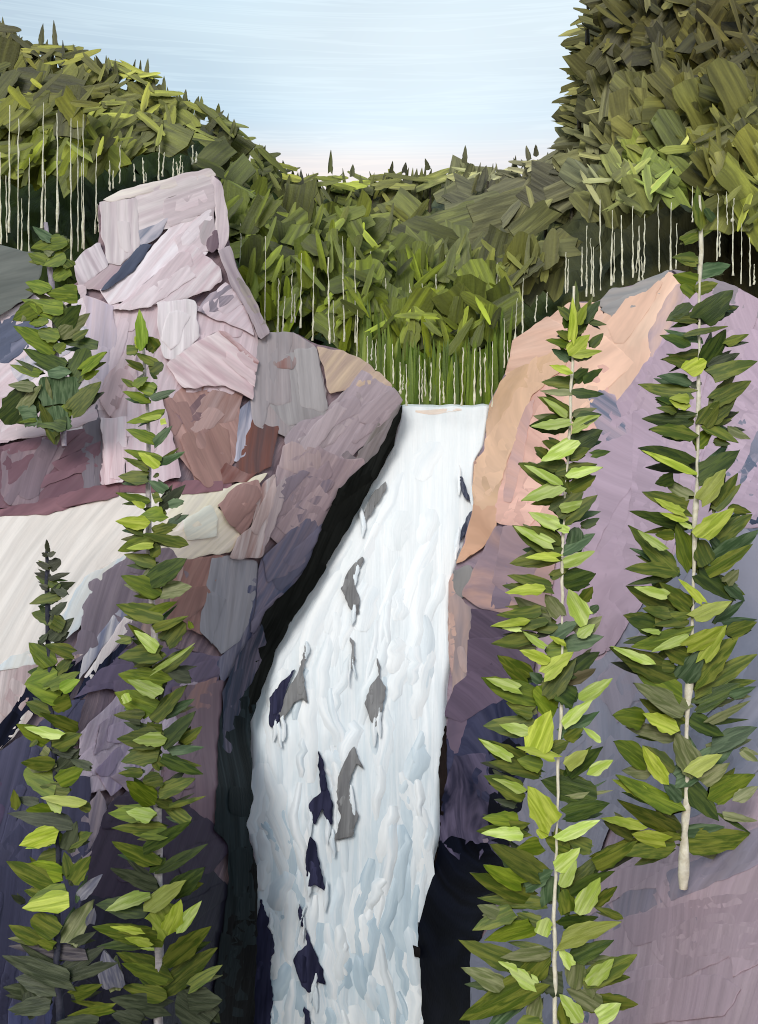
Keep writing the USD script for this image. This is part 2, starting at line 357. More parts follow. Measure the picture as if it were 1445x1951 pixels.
# the river above the brink
xs, ds = np.linspace(0, 1, 14), np.array([46.2, 46.6, 47.4, 49.0, 52.0])
P = []
for k, d in enumerate(ds):
    for t in xs:
        P.append(((762 + 170 * t - CX) / FOC * 46.2 + (t - .5) * 0.4 * k, d, 4.58 + (-0.06, 0.0, 0.02, 0.03, 0.04)[k]))
P = np.array(P); n = len(xs)
i, j = np.meshgrid(np.arange(4), np.arange(n - 1), indexing='ij'); a = i * n + j
F = np.vstack([np.stack([a, a + 1, a + n], -1).reshape(-1, 3), np.stack([a + 1, a + n + 1, a + n], -1).reshape(-1, 3)])
info(put(None, 'river', P, F, M_FOAM, (205, 190, 165), (236, 238, 234), P[:, [1, 0]]), 'shallow river running level up to the brink of the falls', kind='structure')  # a warm reflection is put into the river colour

# ---------------------------------------------------------------- the two banks, as solid rock under their faces
def bank(name, outline, depth, ca, cb, label):
    poly = Polygon(outline).buffer(0)
    pts = rough_ring(poly, step=14, amp=2.0, seed=len(outline))
    v, f, uv = slab_mesh(pts, lambda x, y: depth(x, y) + .1, 0.0, 35, thick=9.0, step=34.0, seed=5, bumpy=0.03, edge=10)
    info(put(None, name, v, f, M_CORE, ca, cb, uv), label, kind='structure')

LEFT_EDGE = [(188, 392), (205, 376), (300, 348), (400, 324), (418, 342), (432, 400), (437, 458), (462, 540), (512, 632), (560, 634), (606, 657), (650, 667), (702, 692), (745, 736), (763, 760), (758, 800), (744, 848), (700, 925), (650, 1012),
             (602, 1098), (555, 1162), (522, 1235), (492, 1320), (472, 1370), (476, 1480), (468, 1570), (484, 1640), (482, 1960), (486, 2300), (-320, 2300), (-320, 640), (0, 600), (60, 560), (150, 540), (165, 475), (188, 460)]
RIGHT_EDGE = [(932, 772), (945, 742), (966, 708), (980, 652), (1002, 634), (1050, 602), (1082, 575), (1137, 577), (1165, 552), (1202, 546), (1276, 515), (1330, 537), (1400, 547), (1470, 585), (1850, 700), (1850, 2300), (828, 2300), (812, 1960), (808, 1830),
              (796, 1775), (812, 1700), (836, 1590), (838, 1500), (848, 1400), (848, 1310), (860, 1250), (857, 1150), (866, 1085), (882, 1040), (892, 1000), (908, 960), (902, 920), (906, 875), (922, 850)]
bank('left_bank', LEFT_EDGE, D_LEFT, (150, 128, 132), (112, 96, 106), 'rocky left bank of the falls')
bank('right_bank', RIGHT_EDGE, D_RIGHT, (160, 140, 150), (128, 116, 130), 'rocky right bank of the falls')

# ---------------------------------------------------------------- rock masses, built of their separate faces
ROCKS = {
 'peak': ('rock_peak', 'tall pale pink angular rock with a square top and a dark slanting crack', 'rock', M_ROCK),
 'slope': ('rock_slope', 'pale pink and slate slanting rock behind the leafy tree at the left edge', 'rock', M_ROCK),
 'brown': ('rock_buttress', 'brown and rust coloured rock block at the foot of the pink peak', 'rock', M_ROCK),
 'pillar': ('rock_pillar', 'grey upright flat-faced rock block right of the pink peak', 'rock', M_ROCK),
 'shoulder': ('rock_shoulder', 'mauve and beige rock shoulder sloping down to the left side of the falls', 'rock', M_ROCK),
 'maroon': ('rock_band', 'long dark maroon rock band above the cream ledge', 'rock', M_ROCK),
 'ledge': ('rock_ledge', 'broad smooth cream coloured rock ledge sloping to the left', 'rock', M_ROCK),
 'greyblock': ('rock_block', 'smooth blue-grey rock block beside the dark wet wall, below the cream ledge', 'rock', M_ROCK),
 'lump': ('boulder', 'rounded dusky purple boulder under the cream ledge with pale streaks', 'rock', M_ROCK),
 'crevice': ('rock_cleft', 'jagged black cleft in the rock with a pale edge at the left', 'rock', M_WET_SHADE),  # the black faces paint the crevice shadow
 'lilac': ('rock_slab', 'lilac and mauve slanting rock slab between the two left saplings', 'rock', M_ROCK),
 'plum': ('plum_rock', 'dark plum and slate rocks at the bottom left corner', 'rock', M_ROCK),
 'shadeleft': ('wet_rock_wall', 'long black wet rock wall along the left side of the falls', 'rock', M_WET_SHADE),  # near-black colour stands in for shadow between bank and water
 'cap': ('grey_rock', 'grey weathered cap along the crest of the right-hand rock', 'rock', M_ROCK),
 'dome': ('rock_dome', 'huge peach and mauve rounded rock right of the falls', 'rock', M_ROCK),
 'slate': ('slate_rock', 'blue-grey slate slope low on the right behind the tall leafy trees', 'rock', M_ROCK),
 'dusty': ('rock_apron', 'smooth dusty pink rock apron filling the bottom right corner', 'rock', M_ROCK),
 'pier': ('rock_pier', 'narrow grey and pink rock pier standing right beside the falls', 'rock', M_ROCK),
 'purple': ('purple_rock', 'flat dark purple rock face right of the falls', 'rock', M_ROCK),
 'shaderight': ('wet_rock_wall', 'black and navy wet rock wall right of the falls, behind the foremost leafy tree', 'rock', M_WET_SHADE),  # near-black and navy colour stands in for shadow here
 'greyleft': ('grey_boulder', 'smooth grey boulder at the left edge under the thin trunks', 'rock', M_ROCK),
}
L_, R_ = D_LEFT, D_RIGHT
# (rock, bank, outline, pigment, pigment, streak direction in degrees, how far proud in metres)
FACES = [
 ('slope', L_, [(-300, 640), (0, 600), (70, 560), (160, 545), (172, 700), (195, 790), (185, 815), (90, 832), (-300, 860)], (206, 184, 188), (222, 208, 212), 30),
 ('slope', L_, [(-300, 680), (0, 610), (70, 570), (160, 575), (165, 605), (60, 660), (-10, 710), (-300, 790)], (84, 90, 112), (122, 122, 142), 28),
 ('slope', L_, [(20, 700), (90, 640), (168, 620), (172, 650), (100, 690), (40, 740)], (216, 206, 212), (150, 150, 168), 32),
 ('slope', L_, [(-60, 780), (60, 735), (180, 750), (188, 800), (90, 830), (-60, 850)], (204, 178, 184), (216, 196, 200), 8),
 ('peak', L_, [(155, 560), (215, 580), (300, 570), (480, 600), (492, 660), (482, 760), (420, 740), (300, 760), (235, 920), (192, 925), (188, 800), (165, 690)], (204, 180, 186), (214, 196, 200), 70),
 ('peak', L_, [(160, 562), (215, 582), (225, 640), (210, 760), (185, 760), (166, 690)], (196, 182, 196), (206, 186, 192), 80),
 ('peak', L_, [(150, 545), (235, 485), (270, 462), (262, 500), (192, 556)], (178, 154, 160), (190, 168, 172), 38),
 ('peak', L_, [(140, 500), (165, 475), (190, 462), (205, 505), (178, 528), (150, 548)], (216, 205, 208), (176, 160, 166), -65),
 ('peak', L_, [(192, 552), (210, 580), (300, 565), (405, 470), (402, 400), (370, 385), (292, 465), (255, 515)], (206, 186, 190), (226, 216, 220), 42),
 ('peak', L_, [(190, 385), (262, 376), (266, 470), (230, 505), (204, 502), (194, 450)], (194, 178, 182), (212, 200, 200), 88),
 ('peak', L_, [(258, 372), (330, 340), (402, 328), (408, 392), (370, 420), (300, 440), (266, 468)], (198, 180, 184), (216, 204, 204), 16),
 ('peak', L_, [(196, 380), (230, 362), (330, 336), (402, 319), (414, 334), (380, 345), (260, 374), (205, 386)], (226, 216, 206), (206, 190, 190), 14),
 ('peak', L_, [(268, 470), (262, 440), (320, 415), (310, 440), (290, 462)], (104, 112, 132), (190, 182, 190), 40),
 ('peak', L_, [(192, 553), (272, 460), (292, 464), (256, 515), (212, 548)], (58, 62, 82), (84, 90, 110), 42),
 ('peak', L_, [(402, 328), (422, 346), (434, 400), (437, 452), (420, 484), (412, 470), (408, 390)], (218, 202, 202), (196, 178, 184), 82),
 ('peak', L_, [(378, 430), (408, 392), (412, 440), (396, 470), (382, 466)], (184, 166, 170), (170, 160, 162), 60),
 ('peak', L_, [(391, 462), (404, 438), (414, 436), (416, 470), (405, 484), (394, 478)], (104, 82, 92), (122, 102, 110), 75),
 ('peak', L_, [(215, 590), (300, 520), (368, 466), (420, 510), (424, 536), (400, 550), (330, 578), (290, 580)], (206, 182, 187), (220, 208, 210), 38),
 ('peak', L_, [(380, 588), (430, 535), (446, 552), (470, 590), (486, 640), (455, 625), (400, 606)], (222, 206, 212), (206, 184, 190), 32),
 ('peak', L_, [(376, 592), (400, 560), (440, 540), (452, 566), (424, 588), (394, 600)], (120, 112, 124), (176, 160, 168), 34),
 ('peak', L_, [(298, 574), (372, 570), (380, 640), (335, 686), (312, 682), (302, 630)], (208, 194, 197), (224, 214, 214), 86),
 ('peak', L_, [(316, 694), (345, 665), (420, 630), (488, 692), (482, 762), (430, 735), (350, 740)], (202, 174, 178), (224, 206, 206), -38),
 ('peak', L_, [(418, 630), (430, 630), (492, 688), (488, 700)], (146, 104, 100), (200, 170, 172), -42),
 ('peak', L_, [(192, 760), (200, 720), (255, 650), (262, 720), (248, 800), (215, 800)], (204, 172, 174), (220, 196, 198), 65),
 ('peak', L_, [(205, 770), (232, 715), (250, 665), (258, 670), (225, 780)], (172, 138, 138), (206, 176, 178), 66),
 ('peak', L_, [(192, 795), (246, 792), (242, 860), (234, 918), (200, 924), (196, 860)], (204, 172, 176), (226, 206, 208), 84),
 ('peak', L_, [(246, 760), (306, 745), (330, 830), (345, 910), (300, 922), (240, 916)], (200, 172, 178), (216, 196, 200), 80),
 ('peak', L_, [(414, 478), (440, 466), (450, 506), (472, 546), (516, 634), (496, 646), (470, 590), (440, 540)], (150, 134, 142), (178, 164, 168), -68),
 ('peak', L_, [(436, 500), (455, 530), (475, 548), (512, 628), (505, 634), (470, 580)], (170, 156, 150), (136, 126, 122), -62),
 ('brown', L_, [(304, 772), (345, 735), (425, 732), (462, 758), (448, 880), (416, 926), (372, 916), (332, 852)], (150, 116, 110), (172, 136, 128), -62),
 ('brown', L_, [(322, 770), (360, 732), (392, 745), (402, 790), (368, 812), (338, 806)], (118, 92, 96), (148, 116, 116), -52),
 ('brown', L_, [(358, 800), (405, 736), (462, 748), (452, 800), (405, 812), (366, 826)], (154, 120, 112), (178, 150, 146), 48),
 ('brown', L_, [(345, 832), (400, 792), (434, 818), (444, 870), (424, 922), (396, 926), (370, 900)], (148, 112, 104), (162, 126, 116), -66),
 ('brown', L_, [(420, 895), (430, 880), (475, 905), (500, 890), (470, 918), (425, 922)], (112, 66, 58), (150, 116, 110), 10),
 ('pillar', L_, [(484, 650), (512, 636), (560, 634), (602, 660), (622, 745), (616, 796), (566, 806), (545, 832), (484, 806), (478, 720)], (150, 143, 146), (172, 158, 158), 86),
 ('pillar', L_, [(446, 878), (456, 780), (484, 756), (488, 810), (464, 885)], (184, 178, 190), (104, 110, 132), 72),
 ('pillar', L_, [(452, 880), (484, 792), (510, 808), (532, 812), (516, 888), (482, 906), (448, 912)], (118, 72, 60), (96, 70, 68), 70),
 ('pillar', L_, [(512, 674), (600, 664), (624, 790), (548, 812), (508, 770)], (152, 146, 147), (164, 158, 158), -84),
 ('pillar', L_, [(514, 675), (524, 673), (528, 690), (550, 674), (558, 692), (565, 672), (572, 674), (560, 705), (520, 700)], (146, 110, 104), (152, 140, 140), 88),
 ('shoulder', L_, [(604, 660), (656, 668), (702, 692), (744, 734), (700, 730), (628, 752), (616, 700)], (206, 182, 156), (184, 160, 146), 38),
 ('shoulder', L_, [(545, 836), (570, 806), (622, 792), (690, 705), (746, 736), (764, 762), (740, 806), (650, 888), (600, 880), (552, 866)], (172, 156, 162), (150, 136, 142), 44),
 ('shoulder', L_, [(566, 838), (612, 790), (690, 712), (735, 745), (690, 790), (632, 848), (590, 862)], (184, 168, 172), (156, 142, 146), 44),
 ('shoulder', L_, [(676, 880), (720, 800), (766, 764), (760, 806), (742, 850), (702, 908), (684, 900)], (112, 106, 102), (150, 138, 142), 50),
 ('shoulder', L_, [(650, 868), (660, 855), (685, 878), (672, 888)], (146, 134, 138), (120, 110, 114), 30),
 ('shoulder', L_, [(528, 886), (600, 848), (652, 874), (692, 872), (702, 908), (642, 1004), (585, 1086), (506, 1014), (518, 930)], (148, 130, 136), (170, 150, 152), 50),
 ('shoulder', L_, [(540, 850), (560, 840), (640, 870), (652, 880), (640, 912), (560, 900), (530, 890)], (180, 158, 156), (166, 146, 148), 80),
 ('shoulder', L_, [(505, 1000), (545, 915), (575, 900), (640, 915), (610, 960), (560, 1010)], (128, 116, 128), (164, 144, 148), 55),
 ('shoulder', L_, [(498, 1066), (558, 1008), (612, 1016), (604, 1082), (552, 1152), (512, 1224), (492, 1290), (472, 1256), (490, 1130)], (78, 86, 112), (128, 116, 130), 52),
 ('shoulder', L_, [(500, 1064), (580, 985), (620, 980), (604, 1060), (560, 1090), (510, 1110)], (124, 112, 124), (92, 94, 116), 48),
 ('shoulder', L_, [(414, 962), (448, 925), (492, 912), (502, 935), (476, 1004), (462, 1022)], (162, 128, 122), (146, 112, 106), 42),
 ('shoulder', L_, [(478, 1004), (500, 922), (524, 902), (522, 966), (498, 1062), (438, 1064), (452, 1024)], (208, 194, 192), (156, 124, 118), 72),
 ('shoulder', L_, [(498, 1060), (508, 1000), (524, 930), (545, 905), (548, 940), (520, 1010)], (142, 126, 132), (186, 170, 170), 68),
 ('maroon', L_, [(-300, 870), (0, 850), (90, 830), (188, 815), (196, 918), (120, 945), (60, 966), (-300, 985)], (106, 74, 84), (124, 92, 100), 30),
 ('maroon', L_, [(0, 858), (80, 830), (150, 826), (95, 900), (70, 960), (20, 962), (0, 940)], (116, 98, 106), (138, 116, 122), 62),
 ('maroon', L_, [(158, 812), (186, 760), (197, 850), (192, 926), (162, 932)], (110, 100, 108), (128, 116, 122), 86),
 ('maroon', L_, [(-300, 990), (0, 970), (120, 944), (235, 912), (340, 918), (442, 916), (440, 930), (360, 938), (240, 938), (100, 978), (-300, 1000)], (110, 76, 84), (140, 100, 106), 10),
 ('ledge', L_, [(-300, 995), (0, 982), (100, 976), (240, 938), (360, 936), (350, 1010), (255, 1052), (182, 1092), (160, 1185), (75, 1262), (-300, 1290)], (232, 219, 209), (237, 226, 217), 28),
 ('ledge', L_, [(340, 942), (440, 926), (510, 900), (490, 930), (416, 966), (462, 1012), (440, 1052), (340, 1068), (300, 1044), (320, 980)], (232, 221, 196), (228, 216, 202), 18),
 ('ledge', L_, [(350, 990), (402, 960), (415, 985), (412, 1022), (356, 1030)], (210, 210, 198), (224, 218, 200), 4),
 ('ledge', L_, [(130, 1150), (160, 1100), (250, 1052), (256, 1068), (190, 1110), (150, 1200), (60, 1268), (-20, 1280), (20, 1250), (90, 1230)], (214, 208, 200), (196, 204, 210), 38),
 ('greyblock', L_, [(338, 1068), (432, 1056), (408, 1130), (390, 1210), (320, 1190), (325, 1110)], (132, 98, 92), (152, 118, 110), 60),
 ('greyblock', L_, [(472, 1110), (496, 1080), (504, 1182), (474, 1254), (424, 1302), (410, 1262), (458, 1216)], (72, 78, 106), (134, 130, 144), 78),
 ('greyblock', L_, [(405, 1064), (440, 1058), (492, 1072), (494, 1104), (474, 1190), (458, 1222), (422, 1246), (384, 1202), (392, 1130)], (138, 138, 146), (150, 148, 154), 84),
 ('lump', L_, [(156, 1165), (172, 1105), (250, 1054), (325, 1042), (362, 1092), (340, 1170), (260, 1220), (200, 1250), (130, 1270), (150, 1220)], (110, 97, 107), (132, 118, 126), 56),
 ('lump', L_, [(320, 1060), (350, 1075), (340, 1180), (270, 1230), (255, 1180), (300, 1130)], (126, 108, 112), (176, 148, 140), 70),
 ('lump', L_, [(150, 1296), (158, 1252), (228, 1152), (252, 1160), (240, 1190), (200, 1230)], (218, 208, 205), (118, 120, 142), 52),
 ('lump', L_, [(160, 1290), (236, 1175), (262, 1165), (250, 1200), (215, 1240), (172, 1300)], (206, 190, 188), (224, 214, 208), 50),
 ('plum', L_, [(140, 1330), (235, 1236), (330, 1236), (422, 1250), (412, 1340), (300, 1325), (200, 1312)], (90, 79, 101), (104, 90, 110), 12),
 ('crevice', L_, [(-300, 1290), (0, 1276), (72, 1260), (62, 1300), (10, 1400), (-300, 1480)], (152, 128, 128), (206, 192, 188), 66),
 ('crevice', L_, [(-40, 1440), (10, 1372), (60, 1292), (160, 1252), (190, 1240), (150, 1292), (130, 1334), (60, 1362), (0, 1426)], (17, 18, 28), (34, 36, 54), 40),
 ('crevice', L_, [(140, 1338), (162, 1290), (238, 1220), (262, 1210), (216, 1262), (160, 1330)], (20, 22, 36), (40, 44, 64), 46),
 ('crevice', L_, [(52, 1292), (90, 1258), (160, 1245), (80, 1295), (20, 1400), (0, 1415)], (196, 180, 176), (160, 134, 132), 50),
 ('crevice', L_, [(-20, 1428), (55, 1352), (66, 1360), (4, 1428), (-20, 1440)], (216, 206, 198), (190, 172, 166), 48),
 ('plum', L_, [(-300, 1500), (0, 1432), (130, 1340), (165, 1330), (120, 1460), (70, 1600), (30, 1720), (-300, 1800)], (62, 60, 82), (76, 72, 94), 60),
 ('plum', L_, [(-300, 1560), (0, 1490), (42, 1468), (34, 1620), (-300, 1760)], (88, 68, 92), (68, 62, 86), 75),
 ('plum', L_, [(-300, 1700), (0, 1610), (110, 1480), (172, 1480), (170, 1760), (120, 1990), (80, 2300), (-300, 2300)], (58, 56, 78), (74, 72, 96), 78),
 ('lilac', L_, [(150, 1400), (240, 1306), (335, 1296), (410, 1306), (352, 1410), (262, 1490), (172, 1512), (150, 1470)], (162, 146, 160), (188, 172, 182), 48),
 ('lilac', L_, [(190, 1380), (240, 1330), (300, 1302), (330, 1310), (250, 1400), (180, 1440)], (178, 162, 172), (138, 122, 142), 44),
 ('lilac', L_, [(185, 1470), (240, 1410), (290, 1400), (262, 1480), (210, 1520)], (122, 108, 132), (166, 150, 164), 50),
 ('lilac', L_, [(210, 1480), (230, 1470), (330, 1530), (300, 1540), (260, 1520)], (150, 134, 144), (120, 104, 118), -35),
 ('lilac', L_, [(330, 1312), (425, 1296), (420, 1445), (412, 1580), (335, 1520), (300, 1490), (348, 1404)], (108, 87, 98), (124, 102, 110), 80),
 ('lilac', L_, [(352, 1330), (376, 1302), (415, 1290), (405, 1345), (385, 1372), (345, 1376)], (150, 114, 108), (128, 102, 108), 40),
 ('plum', L_, [(205, 1540), (250, 1500), (360, 1528), (440, 1612), (402, 1660), (300, 1730), (160, 1710), (172, 1620)], (46, 38, 53), (58, 48, 64), 20),
 ('plum', L_, [(130, 1600), (190, 1500), (205, 1545), (160, 1650), (140, 1690)], (150, 134, 138), (84, 78, 96), 62),
 ('plum', L_, [(110, 1850), (160, 1700), (300, 1722), (402, 1650), (440, 1700), (430, 2300), (60, 2300), (90, 1990)], (26, 24, 36), (38, 35, 50), 40),
 ('plum', L_, [(20, 1920), (100, 1900), (110, 2100), (10, 2100)], (72, 74, 108), (60, 62, 92), 86),
 ('shadeleft', L_, [(486, 1240), (505, 1165), (545, 1128), (576, 1094), (600, 1040), (630, 972), (655, 920), (690, 890), (723, 860), (750, 800), (768, 768), (762, 806), (750, 850), (706, 930), (655, 1022), (604, 1106), (560, 1172), (528, 1240), (498, 1320), (476, 1366), (466, 1330)], (13, 15, 13), (28, 30, 28), 58),
 ('shadeleft', L_, [(412, 1520), (418, 1370), (440, 1310), (478, 1270), (500, 1280), (478, 1370), (480, 1480), (484, 1520), (470, 1570), (487, 1642), (484, 1960), (486, 2300), (400, 2300), (404, 1960), (436, 1680), (436, 1610), (408, 1580)], (18, 25, 27), (40, 49, 52), 86),
 ('shadeleft', L_, [(440, 1690), (468, 1600), (487, 1645), (485, 2100), (410, 2100), (415, 1900)], (7, 6, 6), (18, 18, 20), 88),
 ('shadeleft', L_, [(424, 1320), (452, 1250), (500, 1190), (510, 1235), (482, 1300), (462, 1330), (440, 1440), (425, 1430)], (52, 60, 76), (96, 90, 104), 70),
 ('greyleft', lambda x, y: D_LEFT(x, y) - 0.3, [(-300, 440), (0, 468), (68, 482), (84, 508), (62, 560), (0, 602), (-300, 660)], (112, 114, 108), (98, 101, 96), 8),
 # right bank
 ('dome', R_, [(980, 652), (1002, 634), (1050, 602), (1082, 575), (1140, 577), (1172, 650), (1110, 706), (1060, 672), (966, 712)], (224, 182, 160), (230, 192, 172), 40),
 ('dome', R_, [(1010, 752), (1072, 668), (1160, 700), (1150, 830), (1094, 905), (1066, 1014), (985, 1004), (940, 990), (955, 900), (978, 830)], (222, 172, 158), (228, 184, 166), 66),
 ('dome', R_, [(1310, 545), (1400, 548), (1470, 588), (1850, 700), (1850, 1000), (1460, 1000), (1330, 1010), (1250, 1105), (1150, 1260), (1030, 1310), (1020, 1100), (1062, 1012), (1094, 900), (1160, 790), (1215, 720), (1262, 640)], (172, 148, 162), (184, 160, 170), 66),
 ('dome', R_, [(1128, 640), (1160, 580), (1235, 556), (1276, 516), (1318, 546), (1262, 640), (1216, 724), (1162, 794), (1104, 836), (1062, 884), (1078, 762)], (226, 184, 160), (232, 196, 172), 54),
 ('dome', R_, [(1166, 800), (1216, 724), (1250, 668), (1230, 700), (1222, 750), (1190, 800)], (222, 186, 164), (190, 160, 164), 54),
 ('dome', R_, [(1235, 640), (1262, 580), (1290, 540), (1318, 546), (1280, 620), (1240, 690)], (172, 152, 164), (216, 180, 164), 56),
 ('dome', R_, [(930, 778), (945, 744), (966, 708), (1062, 662), (1080, 690), (1012, 752), (986, 802), (982, 832), (966, 872), (956, 902), (950, 962), (905, 1004), (903, 930), (908, 880), (926, 858)], (212, 174, 140), (222, 184, 158), 62),
 ('dome', R_, [(904, 958), (950, 962), (946, 1004), (920, 1044), (886, 1068), (868, 1074), (884, 1038), (892, 1002)], (216, 172, 144), (206, 160, 130), 58),
 ('dome', R_, [(903, 880), (912, 868), (918, 940), (912, 958), (903, 926)], (204, 160, 138), (160, 128, 122), 86),
 ('dome', R_, [(984, 806), (1000, 772), (1020, 760), (1000, 860), (975, 960), (960, 955), (968, 880)], (222, 176, 160), (200, 164, 160), 70),
 ('dome', R_, [(1118, 752), (1150, 742), (1172, 750), (1200, 835), (1186, 868), (1150, 835), (1128, 800)], (106, 110, 128), (176, 154, 164), -54),
 ('dome', R_, [(1070, 900), (1110, 835), (1160, 800), (1230, 780), (1292, 902), (1252, 1100), (1162, 1240), (1080, 1260), (1070, 1040)], (176, 152, 166), (168, 146, 158), 68),
 ('dome', R_, [(985, 1004), (1064, 1012), (1044, 1156), (1000, 1176), (918, 1160), (878, 1136), (920, 1050), (945, 1004)], (150, 130, 142), (196, 158, 148), 60),
 ('dome', R_, [(945, 1110), (990, 1010), (1020, 1008), (1002, 1090), (968, 1160), (930, 1160)], (130, 114, 130), (168, 146, 156), 64),
 ('cap', R_, [(1136, 582), (1165, 550), (1202, 545), (1277, 513), (1264, 560), (1216, 592), (1200, 618), (1158, 645), (1170, 600)], (142, 140, 140), (158, 150, 146), 24),
 ('cap', R_, [(1280, 514), (1340, 522), (1402, 546), (1472, 584), (1850, 690), (1850, 730), (1462, 616), (1402, 584), (1330, 548)], (148, 134, 140), (136, 126, 132), -20),
 ('slate', R_, [(1290, 905), (1382, 802), (1460, 762), (1850, 800), (1850, 1050), (1460, 1052), (1332, 1122), (1262, 1104)], (104, 109, 125), (160, 142, 152), 50),
 ('slate', R_, [(1340, 900), (1400, 820), (1460, 790), (1460, 900), (1400, 960), (1360, 980)], (92, 98, 116), (140, 128, 142), -52),
 ('slate', R_, [(1390, 960), (1460, 930), (1460, 990), (1420, 1010)], (36, 44, 66), (70, 76, 98), 40),
 ('slate', R_, [(1250, 1104), (1330, 1010), (1460, 990), (1850, 1000), (1850, 1560), (1460, 1500), (1300, 1562), (1160, 1572), (1100, 1720), (960, 1800), (980, 1560), (1062, 1300), (1150, 1250)], (126, 127, 141), (142, 138, 150), 46),
 ('slate', R_, [(1130, 1300), (1260, 1160), (1330, 1120), (1300, 1250), (1180, 1380)], (150, 140, 152), (128, 126, 140), 42),
 ('slate', R_, [(900, 1812), (962, 1740), (1082, 1690), (1130, 1780), (1110, 2300), (900, 2300)], (118, 120, 136), (132, 132, 148), 86),
 ('dusty', R_, [(1150, 1640), (1300, 1562), (1460, 1500), (1850, 1500), (1850, 2300), (1090, 2300), (1090, 1860)], (170, 146, 155), (182, 158, 165), 14),
 ('dusty', R_, [(1090, 1740), (1200, 1690), (1330, 1640), (1460, 1570), (1460, 1640), (1260, 1722), (1130, 1800)], (138, 129, 144), (154, 140, 150), 26),
 ('dusty', R_, [(1264, 1762), (1332, 1742), (1334, 1792), (1292, 1832), (1270, 1838)], (150, 135, 145), (142, 126, 136), 86),
 ('purple', R_, [(896, 1160), (1012, 1158), (1020, 1310), (930, 1342), (880, 1374), (848, 1362), (868, 1310), (892, 1290)], (87, 73, 91), (100, 84, 102), 6),
 ('purple', R_, [(868, 1312), (962, 1300), (892, 1372), (868, 1452), (848, 1400)], (112, 94, 110), (96, 82, 100), 60),
 ('pier', R_, [(860, 1120), (880, 1140), (902, 1164), (900, 1282), (886, 1312), (864, 1322), (856, 1250), (854, 1160)], (148, 138, 144), (196, 166, 156), 88),
 ('pier', R_, [(866, 1086), (896, 1076), (908, 1092), (896, 1132), (870, 1142), (860, 1112)], (140, 138, 138), (150, 146, 144), 80),
 ('pier', R_, [(855, 1110), (864, 1090), (866, 1130), (870, 1200), (862, 1290), (855, 1240)], (222, 184, 166), (180, 150, 146), 88),
 ('shaderight', R_, [(850, 1400), (884, 1372), (962, 1318), (1030, 1296), (1020, 1460), (962, 1570), (900, 1510), (870, 1450), (846, 1500)], (36, 40, 64), (74, 74, 98), 50),
 ('shaderight', R_, [(868, 1440), (962, 1430), (985, 1500), (964, 1660), (900, 1668), (838, 1606), (836, 1560), (846, 1500)], (30, 32, 50), (96, 88, 110), 88),
 ('shaderight', R_, [(930, 1430), (1000, 1380), (1010, 1500), (960, 1640), (930, 1600)], (10, 11, 20), (20, 22, 36), 86),
 ('shaderight', R_, [(842, 1588), (932, 1606), (966, 1650), (934, 1750), (908, 1806), (902, 2300), (822, 2300), (806, 1960), (800, 1830), (794, 1765), (812, 1700)], (5, 6, 13), (14, 17, 29), 86),
 ('shaderight', R_, [(838, 1400), (850, 1380), (852, 1460), (846, 1560), (830, 1640), (800, 1740), (796, 1730), (822, 1640), (838, 1540)], (16, 13, 12), (36, 28, 26), 84),
]
made, count = {}, {}
def facet(poly, a, L, W, r):
    minx, miny, maxx, maxy = poly.bounds
    for _ in range(12):
        x, y = r.uniform(minx, maxx), r.uniform(miny, maxy)
        if contains_xy(poly, x, y): break
    t = math.radians(a)
    q = np.array([(-.5, -.5), (0, -.55), (.5, -.46), (.54, 0), (.48, .5), (0, .46), (-.5, .5), (-.56, .1)]) * (L, W) + r.normal(0, .05, (8, 2)) * (L, W)
    c, s = math.cos(t), -math.sin(t)
    q = q @ np.array([[c, s], [-s, c]]) + (x, y)
    g = Polygon(q).buffer(0).intersection(poly)
    if g.is_empty: return None
    if g.geom_type != 'Polygon':
        g = max((k for k in getattr(g, 'geoms', [g])), key=lambda k: k.area)
    return g if g.geom_type == 'Polygon' and g.area > 120 else None

